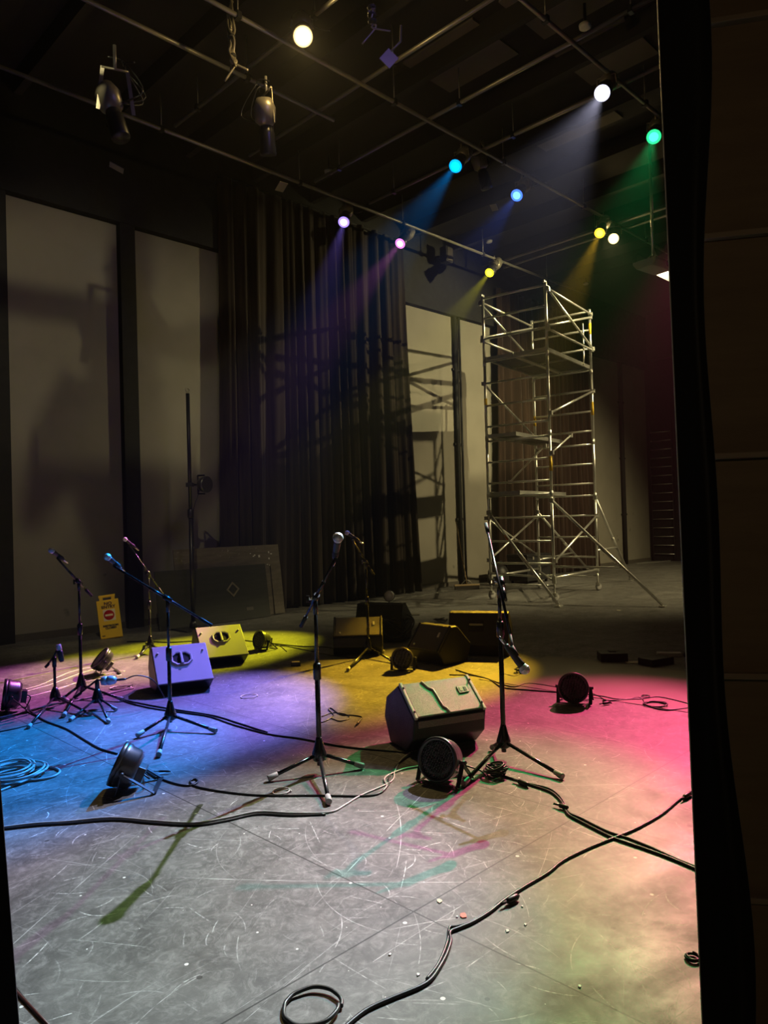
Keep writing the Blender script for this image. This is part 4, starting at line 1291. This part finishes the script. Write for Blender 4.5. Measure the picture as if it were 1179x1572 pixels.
MB().tube(smooth_path([(0.0, 0.02, 0.5), (0.12, 0.05, 0.25), (0.2, 0.02, 0.1), (0.12, -0.05, 0.05)]), 0.008, 6).build('power_lead', M['cablep'], th)

# ------------------------------------------------------------------ hanging fixtures and cable bundles
def hanging(label, p, spin, seed, drop=0.5, group='unlit fixtures hanging from the pipes'):
    rnd = random.Random(seed)
    th = thing('unlit_spotlight', label, 'stage light', p, spin, group)
    MB().lathe([(0.085, 0), (0.09, -0.02), (0.085, -0.22), (0.06, -0.30)], 18, frame((0, 0, -0.05), (0.25, -0.2, -1))).build('lens_tube', M['blackm'], th)
    MB().lathe([(0.05, -0.03), (0.11, 0.02), (0.12, 0.16), (0.08, 0.25)], 18, frame((-0.07, 0.06, 0.25), (-0.25, 0.2, 1))).build('lamp_housing', M['fixm'], th)
    for s in (-1, 1):
        MB().box((0, 0, 0), (0.035, 0.006, 0.42), frame((-0.04 + 0.135 * s, 0.03, 0.42), (0.12 * -s, 0, 1))).build('yoke_arm', M['fixm'], th)
    MB().tube([(-0.16, 0.03, 0.62), (0.08, 0.03, 0.62)], 0.011).build('yoke_bar', M['fixm'], th)
    MB().tube([(-0.04, 0.03, 0.62), (-0.04, 0.03, drop)], 0.016).build('clamp', M['pipe'], th)
    for i in range(3):
        q = [Vector((0.02 * i, 0.02, 0.3)), Vector((0.2 + 0.05 * rnd.random(), 0.1 * i, 0.45)), Vector((0.05, 0.1, 0.66 + 0.1 * rnd.random())), Vector((-0.1 + 0.12 * i, 0.02, 0.72))]
        MB().tube(smooth_path(q), 0.007, 6).build('power_lead', M['cable'], th)
    MB().box((0.10, -0.12, -0.38), (0.13, 0.10, 0.006), Matrix.Rotation(0.4, 4, 'Y')).build('light_flap', M['fixm'], th)
    return th


hanging('worn unlit spotlight hanging at the upper left of the grid', atv(186, 205, 6.55) + Vector((0, 0, 0)), 0.4, 1, 0.85)
hanging('unlit spotlight hanging where the two lit pipes cross', atv(412, 232, 6.50), 2.2, 2, 0.8)
hanging('unlit spotlight behind the teal lamp', atv(722, 250, 6.5) + Vector((0.35, 0.75, 0.0)), 1.1, 3, 0.7)


def bundle(label, top, bottom, m, seed, n=5, r=0.012):
    rnd = random.Random(seed)
    t, b = Vector(top), Vector(bottom)
    th = thing('cable_bundle', label, 'cables', t, 0, 'cable bundles hanging from the grid')
    d = b - t
    for i in range(n):
        pts = [Vector((0, 0, 0)) + Vector((rnd.uniform(-1, 1), rnd.uniform(-1, 1), 0)) * 0.03]
        for k in range(1, 7):
            pts.append(d * (k / 6) + Vector((rnd.uniform(-1, 1), rnd.uniform(-1, 1), rnd.uniform(-1, 1))) * 0.035)
        if i == 0: pts.append(d + Vector((0.16, 0.02, -0.05)))
        if i == 1: pts.append(d + Vector((-0.1, 0.02, -0.16)))
        MB().tube(smooth_path(pts), r, 7).build('cable', m, th)
    for k in (0.2, 0.55, 0.85):
        MB().lathe([(0.035, -0.012), (0.042, 0), (0.035, 0.012)], 12, frame(d * k, d)).build('tie', M['rubber'], th)
    return th


tp_ = at(353, 2, 7.2)
bundle('thick bundle of pale cables hanging at the top left of the golden spotlight', tp_, aty(358, 100, tp_.y), M['fixm'], 5, 6, 0.014)
bundle('short cables dangling at the top centre from the cross pipe', aty(570, 5, 6.6), aty(572, 38, 6.6), M['fixm'], 6, 3, 0.008)

p = aty(597, 90, 7.0)
th = thing('cue_flag', 'pale metal flag on a short arm right of the golden spotlight', 'light flap', p, 0.3)
MB().box((0, 0, 0), (0.13, 0.012, 0.15), Matrix.Rotation(0.7, 4, 'Y')).build('flag', M['fixm'], th)
MB().tube([(0.02, 0, 0.07), (0.13, 0.02, 0.20), (0.14, 0.02, 0.36)], 0.010).build('arm', M['fixm'], th)
for px, py, lab in ((504, 238, 'small round detector on the dark ceiling in the middle'), (750, 350, 'small pale sensor above the yellow spotlight'), (897, 4, 'round recessed downlight at the very top right'), (899, 418, 'tiny pale sensor right of the yellow spotlight'), (252, 254, 'small pale sensor at the left of the ceiling')):
    p = at(px, py, CH - 0.02)
    th = thing('ceiling_sensor', lab, 'ceiling sensor', (p.x, p.y, CH - 0.31), 0, 'small round sensors under the ceiling')
    MB().lathe([(0.055, -0.03), (0.07, -0.02), (0.075, 0.02)], 20).build('cover', M['white'], th)
    MB().tube([(0, 0, 0.02), (0, 0, 0.31)], 0.02).build('stem', M['blackm'], th)
p = atv(1000, 375, 9.3)
for px, lab in ((690, 'dark hanging speaker beside the conduit high on the wall'),):
    p = atv(685, 392, 10.1)
    th = thing('wall_speaker', lab, 'speaker', p, BR)
    MB().box((0, 0, 0), (0.22, 0.18, 0.34)).build('case', M['cab'], th, bevel=0.01)
    MB().box((0.02, -0.095, 0), (0.18, 0.01, 0.28)).build('grille', M['grilled'], th)
    MB().tube([(0, 0.05, 0), (0.1, 0.45, 0.1)], 0.02).build('bracket', M['black'], th)

# ------------------------------------------------------------------ cables on the floor
def cable(label, pts, r=0.0055, m='cable', name='floor_cable', z=None, group='cables lying on the stage floor', n=5):
    z = r if z is None else z
    P = [at(x, y, z) if len(q) == 0 else at(x, y, q[0]) for x, y, *q in pts]
    o = MB().tube(smooth_path(P, n), r, 8).build(name, M[m])
    return tag(o, label, 'cable', group)


cable('black cable from the lilac monitor to the large pale-grilled monitor', [(182, 1071), (195, 1078), (232, 1087), (281, 1094), (321, 1100), (360, 1113), (413, 1127), (462, 1134), (520, 1145), (575, 1151), (642, 1156)], 0.006)
cable('second black cable running just above the one between the two monitors', [(188, 1074), (232, 1083), (281, 1091), (330, 1099), (372, 1112), (410, 1124)], 0.006)
cable('pale cable crossing behind the short stands at the left', [(-5, 1103), (42, 1092), (81, 1081), (119, 1075), (178, 1062), (205, 1056)], 0.007, 'cableg')
cable('thin pale lead from the left edge lamp, lowest of the purple lit bunch', [(22, 1074), (60, 1066), (102, 1053), (136, 1046), (187, 1036)], 0.004, 'cablep')
cable('thin pale lead in the middle of the purple lit bunch', [(18, 1068), (56, 1057), (80, 1050), (122, 1034), (147, 1027)], 0.004, 'cablep')
cable('thin pale lead, uppermost of the purple lit bunch', [(24, 1062), (60, 1052), (92, 1038), (110, 1031), (140, 1024)], 0.0035, 'cablep')
cable('thin pale lead under the kick microphone', [(39, 1070), (84, 1060), (120, 1047), (160, 1036), (192, 1030)], 0.0035, 'cablep')
cable('dark cable curving past the short stands into the blue patch', [(47, 1092), (63, 1103), (75, 1109), (102, 1119), (127, 1134), (153, 1149), (180, 1157)], 0.006)
cable('dark cable at the left edge above the blue patch', [(-5, 1124), (25, 1118), (64, 1108)], 0.005)
cable('dark lead from the edge-on lamp with a small loop, running right', [(205, 1176), (222, 1182), (244, 1194), (269, 1203), (290, 1206), (303, 1201), (300, 1196), (292, 1199), (300, 1207), (340, 1215), (401, 1221), (487, 1221), (554, 1222), (582, 1218), (596, 1205), (598, 1192), (612, 1172), (634, 1156)], 0.0055)
cable('pale double cable sweeping across the whole left foreground', [(-5, 1271), (51, 1264), (102, 1261), (170, 1255), (237, 1260), (297, 1263), (345, 1256), (395, 1246), (447, 1248), (505, 1247), (529, 1236), (554, 1221), (600, 1200), (606, 1184), (616, 1166), (632, 1154)], 0.0052, 'cableg')
cable('dark cable lying along the pale double cable', [(-5, 1274), (60, 1267), (110, 1264), (175, 1259), (237, 1264), (300, 1267), (348, 1260), (395, 1250), (447, 1252), (500, 1250)], 0.0055)
cable('pale cable from the front round lamp to the large loop', [(645, 1176), (622, 1180), (600, 1188), (590, 1196), (594, 1206), (588, 1214)], 0.006, 'cableg')
cable('black lead from the coil under the right stand to the pink floor plug', [(756, 1186), (772, 1191), (795, 1198), (812, 1204), (836, 1212), (849, 1218), (862, 1231), (871, 1249), (889, 1260), (926, 1279), (946, 1288), (987, 1302), (1028, 1317), (1085, 1341)], 0.0065)
cable('second black lead close beside the one from the coil', [(812, 1203), (838, 1209), (852, 1216), (864, 1229), (873, 1247), (892, 1256), (930, 1275), (965, 1287), (1000, 1301), (1040, 1319), (1085, 1337)], 0.0055)
cable('long black cable from behind the drape down to the lower centre', [(1075, 1210), (1056, 1219), (1040, 1230), (1016, 1250), (979, 1271), (946, 1285), (906, 1301), (865, 1321), (841, 1340), (804, 1362), (774, 1382), (753, 1399), (727, 1415), (706, 1424), (691, 1431), (692, 1445), (685, 1466), (674, 1486), (661, 1504), (642, 1516), (600, 1533), (560, 1552), (520, 1585)], 0.0065)
cable('second strand of the long black cable at the floor seam', [(774, 1381), (750, 1398), (722, 1415), (700, 1422), (690, 1424), (688, 1440), (681, 1462), (670, 1484), (655, 1503)], 0.005)
cable('thin black cable along the back edge of the pink patch', [(700, 1028), (718, 1034), (751, 1043), (771, 1055), (808, 1059), (861, 1063), (918, 1068), (946, 1073), (983, 1073), (1012, 1070), (1060, 1081)], 0.006)
cable('thin black cable looping towards the round lamp at the pink patch', [(690, 1036), (735, 1038), (784, 1054), (812, 1049), (861, 1056), (905, 1063), (935, 1078), (938, 1078)], 0.005)
cable('black cable winding behind the drape near the small ring', [(925, 1076), (960, 1074), (983, 1071), (994, 1083), (1024, 1090), (1060, 1086)], 0.0055)
cable('thin dark cables along the foot of the yellow-green patch', [(330, 986), (358, 982), (420, 988), (460, 992), (505, 994), (540, 1004)], 0.006)
cable('dark cable on the floor behind the nearest centre stand', [(380, 1000), (425, 991), (470, 998), (508, 1006), (560, 1012)], 0.005)
cable('thin untidy lead curled on the rose lit floor behind the centre stand', [(487, 1110), (500, 1107), (512, 1098), (505, 1090), (508, 1087), (523, 1097), (540, 1098), (556, 1101), (548, 1110)], 0.0045, 'cable')
cable('thin dark lead forming a small loop on the rose lit floor', [(494, 1100), (512, 1094), (532, 1097), (536, 1103), (522, 1107), (508, 1103), (500, 1107)], 0.004)
cable('thin cable across the dark floor near the yellow lit lamp', [(405, 985), (428, 991), (440, 1000)], 0.004)
cable('dark cable behind the lilac monitor along the wall side', [(195, 985), (232, 985), (262, 986), (300, 984)], 0.007)


def ring(label, px, py, rx, r=0.006, m='cable', turns=1, seed=0, name='cable_loop', sq=1.0, tail=None, z0=None):
    rnd = random.Random(seed)
    c = at(px, py)
    e = at(px + rx, py) ; R0 = (e - c).length
    pts = []
    N = 26
    for i in range(int(N * turns) + 1):
        a = 2 * PI * i / N
        k = 1 + 0.10 * math.sin(a * 0.37 + seed) + rnd.uniform(-0.02, 0.02)
        pts.append(Vector((c.x + R0 * k * math.cos(a), c.y + R0 * sq * k * math.sin(a), r + 0.4 * r * (i / N) + 0.6 * r * (1 + math.sin(a * 1.3)))))
    if tail: pts += [at(*t, r) for t in tail]
    o = MB().tube(smooth_path(pts, 3), r, 8).build(name, M[m])
    return tag(o, label, 'cable', 'coiled cables on the floor')


ring('single black cable ring at the bottom edge of the view', 480, 1551, 41, 0.0065, 'cable', 1.02, 1)
ring('pale small cable ring near the left foot of the centre stand', 432, 1217, 13, 0.004, 'cableg', 1.1, 2)
ring('thin pale ring lying on the blue-violet floor', 382, 1070, 13, 0.004, 'cablep', 1.0, 3)
ring('small black cable ring on the tan mat edge at the right', 1007, 1083, 17, 0.006, 'cable', 1.6, 4)
ring('small black coil peeping from under the right drape', 1064, 1473, 10, 0.004, 'cable', 3.2, 5)
ring('tiny upright curl of cable near the tan mat', 991, 1070, 6, 0.004, 'cable', 1.4, 8)

# coiled cables: loops as parts of one coil
def coil(label, px, py, rx, loops, m, r, seed, squeeze=1.0, up=0.0):
    rnd = random.Random(seed)
    c = at(px, py)
    th = thing('cable_coil', label, 'cable', c, 0, 'coiled cables on the floor')
    R0 = (at(px + rx, py) - c).length
    for k in range(loops):
        rr = R0 * rnd.uniform(0.55, 1.0); ox, oy = rnd.uniform(-0.25, 0.25) * R0, rnd.uniform(-0.2, 0.2) * R0
        ph = rnd.uniform(0, 6)
        pts = []
        for i in range(25):
            a = 2 * PI * i / 24
            pts.append(Vector((ox + rr * math.cos(a) * (1 + 0.12 * math.sin(a + ph)), oy + rr * squeeze * math.sin(a), r * (1.0 + 1.1 * k) + up * (0.5 + 0.5 * math.sin(a + ph)))))
        MB().tube(smooth_path(pts, 3), r, 8).build('loop', M[m], th)
    MB().tube([(R0 * 0.6, -0.02, r * 2), (R0 * 0.9, 0.03, r * 5)], r * 1.8, 10).build('cable_tie', M['rubber'], th)
    return th


coil('large cyan lit cable coil at the left edge', 18, 1193, 46, 7, 'cableg', 0.007, 3, 1.15)
cable('long cyan lit loop trailing right from the big coil', [(30, 1178), (55, 1177), (80, 1178), (92, 1184), (82, 1192), (60, 1197), (40, 1199), (18, 1207), (-5, 1216)], 0.0075, 'cableg')
coil('tangled black coil under the right boom stand', 762, 1192, 17, 9, 'cable', 0.005, 7, 0.9, 0.03)
coil('pale coil beside the lilac monitor foot', 186, 1056, 17, 3, 'cablep', 0.004, 9, 0.8)
coil('heap of black cable standing between the two dark monitors', 606, 985, 24, 8, 'cable', 0.009, 10, 0.7, 0.25)
coil('small pale and dark tangle on the floor under the drooping microphone', 800, 1033, 11, 4, 'cable', 0.006, 12, 0.9, 0.02)
coil('small dark cable tangle behind the largest rear monitor', 676, 955, 12, 4, 'cable', 0.007, 14, 0.8, 0.03)
cable('short white lead beside the drooping microphone', [(772, 1033), (780, 1036), (790, 1038), (797, 1035)], 0.005, 'cablep')


def plug(label, a, b, r=0.014, m='cable'):
    p, q = at(*a, 0.016), at(*b, 0.016)
    th = thing('cable_connector', label, 'connector', (p.x, p.y, 0), 0, 'plugs and connectors on the floor cables')
    d = q - p; u_ = d.normalized()
    o = Vector((0, 0, p.z))
    MB().tube([o, o + d * 0.15, o + d * 0.8, o + d], [r * 0.6, r, r, r * 0.55], 12).build('shell', M[m], th)
    MB().tube([o - u_ * 0.03, o], r * 0.45, 8).build('strain_relief', M['rubber'], th)
    return th


plug('black inline connector lying right of the coil under the stand', (795, 1199), (812, 1205))
plug('connector pair at the bend of the black cable on the pink floor', (858, 1236), (872, 1240), 0.012)
plug('connector on the long cable near the red paper scrap', (778, 1384), (796, 1375), 0.013)
plug('small plug where the long cable leaves behind the drape', (1050, 1224), (1062, 1216), 0.012)
plug('plug at the end of the curled thin lead', (548, 1111), (555, 1103), 0.009)
plug('plug lying beside the round lamp on the pink patch', (925, 1080), (937, 1078), 0.011)
plug('dark cable end beside the edge-on lamp', (243, 1184), (262, 1184), 0.006)

# scraps and chips
def chip(label, px, py, s, m, seed, n=6):
    rnd = random.Random(seed)
    c = at(px, py)
    pts = [(c.x + s * rnd.uniform(0.5, 1) * math.cos(2 * PI * i / n), c.y + s * rnd.uniform(0.5, 1) * 1.3 * math.sin(2 * PI * i / n)) for i in range(n)]
    mb = MB(); mb.add([(x, y, 0.001) for x, y in pts] + [(x, y, 0.004) for x, y in pts], [tuple(range(n))[::-1], tuple(range(n, 2 * n))] + [(i, (i + 1) % n, (i + 1) % n + n, i + n) for i in range(n)])
    return tag(mb.build('paper_scrap', M[m]), label, 'scrap', 'scraps and chips on the floor')


chip('red paper scrap on the floor above the seam crossing', 711, 1406, 0.020, 'red', 3, 7)
chip('white chip just left of the red scrap', 702, 1408, 0.006, 'white', 4)
chip('white chip to the right of the floor seam crossing', 779, 1430, 0.009, 'white', 5)
chip('narrow pale chip furthest right near the seam crossing', 806, 1420, 0.008, 'white', 6, 4)
chip('white chip beside the lower centre cable bend', 642, 1497, 0.009, 'white', 7)
chip('white chip above the cable connector', 802, 1392, 0.006, 'white', 8)
chip('white chip on the bare floor left of the seam', 599, 1466, 0.006, 'white', 9)
chip('pale flake left of the red scrap', 675, 1384, 0.014, 'paper', 10, 7)
chip('white chip near the bottom right corner of the stage floor', 890, 1515, 0.007, 'white', 11)
chip('tiny paper piece on the dark floor near the scaffold foot', 949, 937, 0.06, 'paper', 12, 4)
chip('white chip just in front of the tall board', 348, 961, 0.03, 'white', 13, 5)
# corner strip at the lower left
p, q = at(20, 1519), at(95, 1598)
o = MB().tube([p + Vector((0, 0, 0.004)), q + Vector((0, 0, 0.004))], 0.005, 8).build('floor_edge_strip', M['signd'])
tag(o, 'dark red edging strip crossing the lower left corner', 'edge strip')
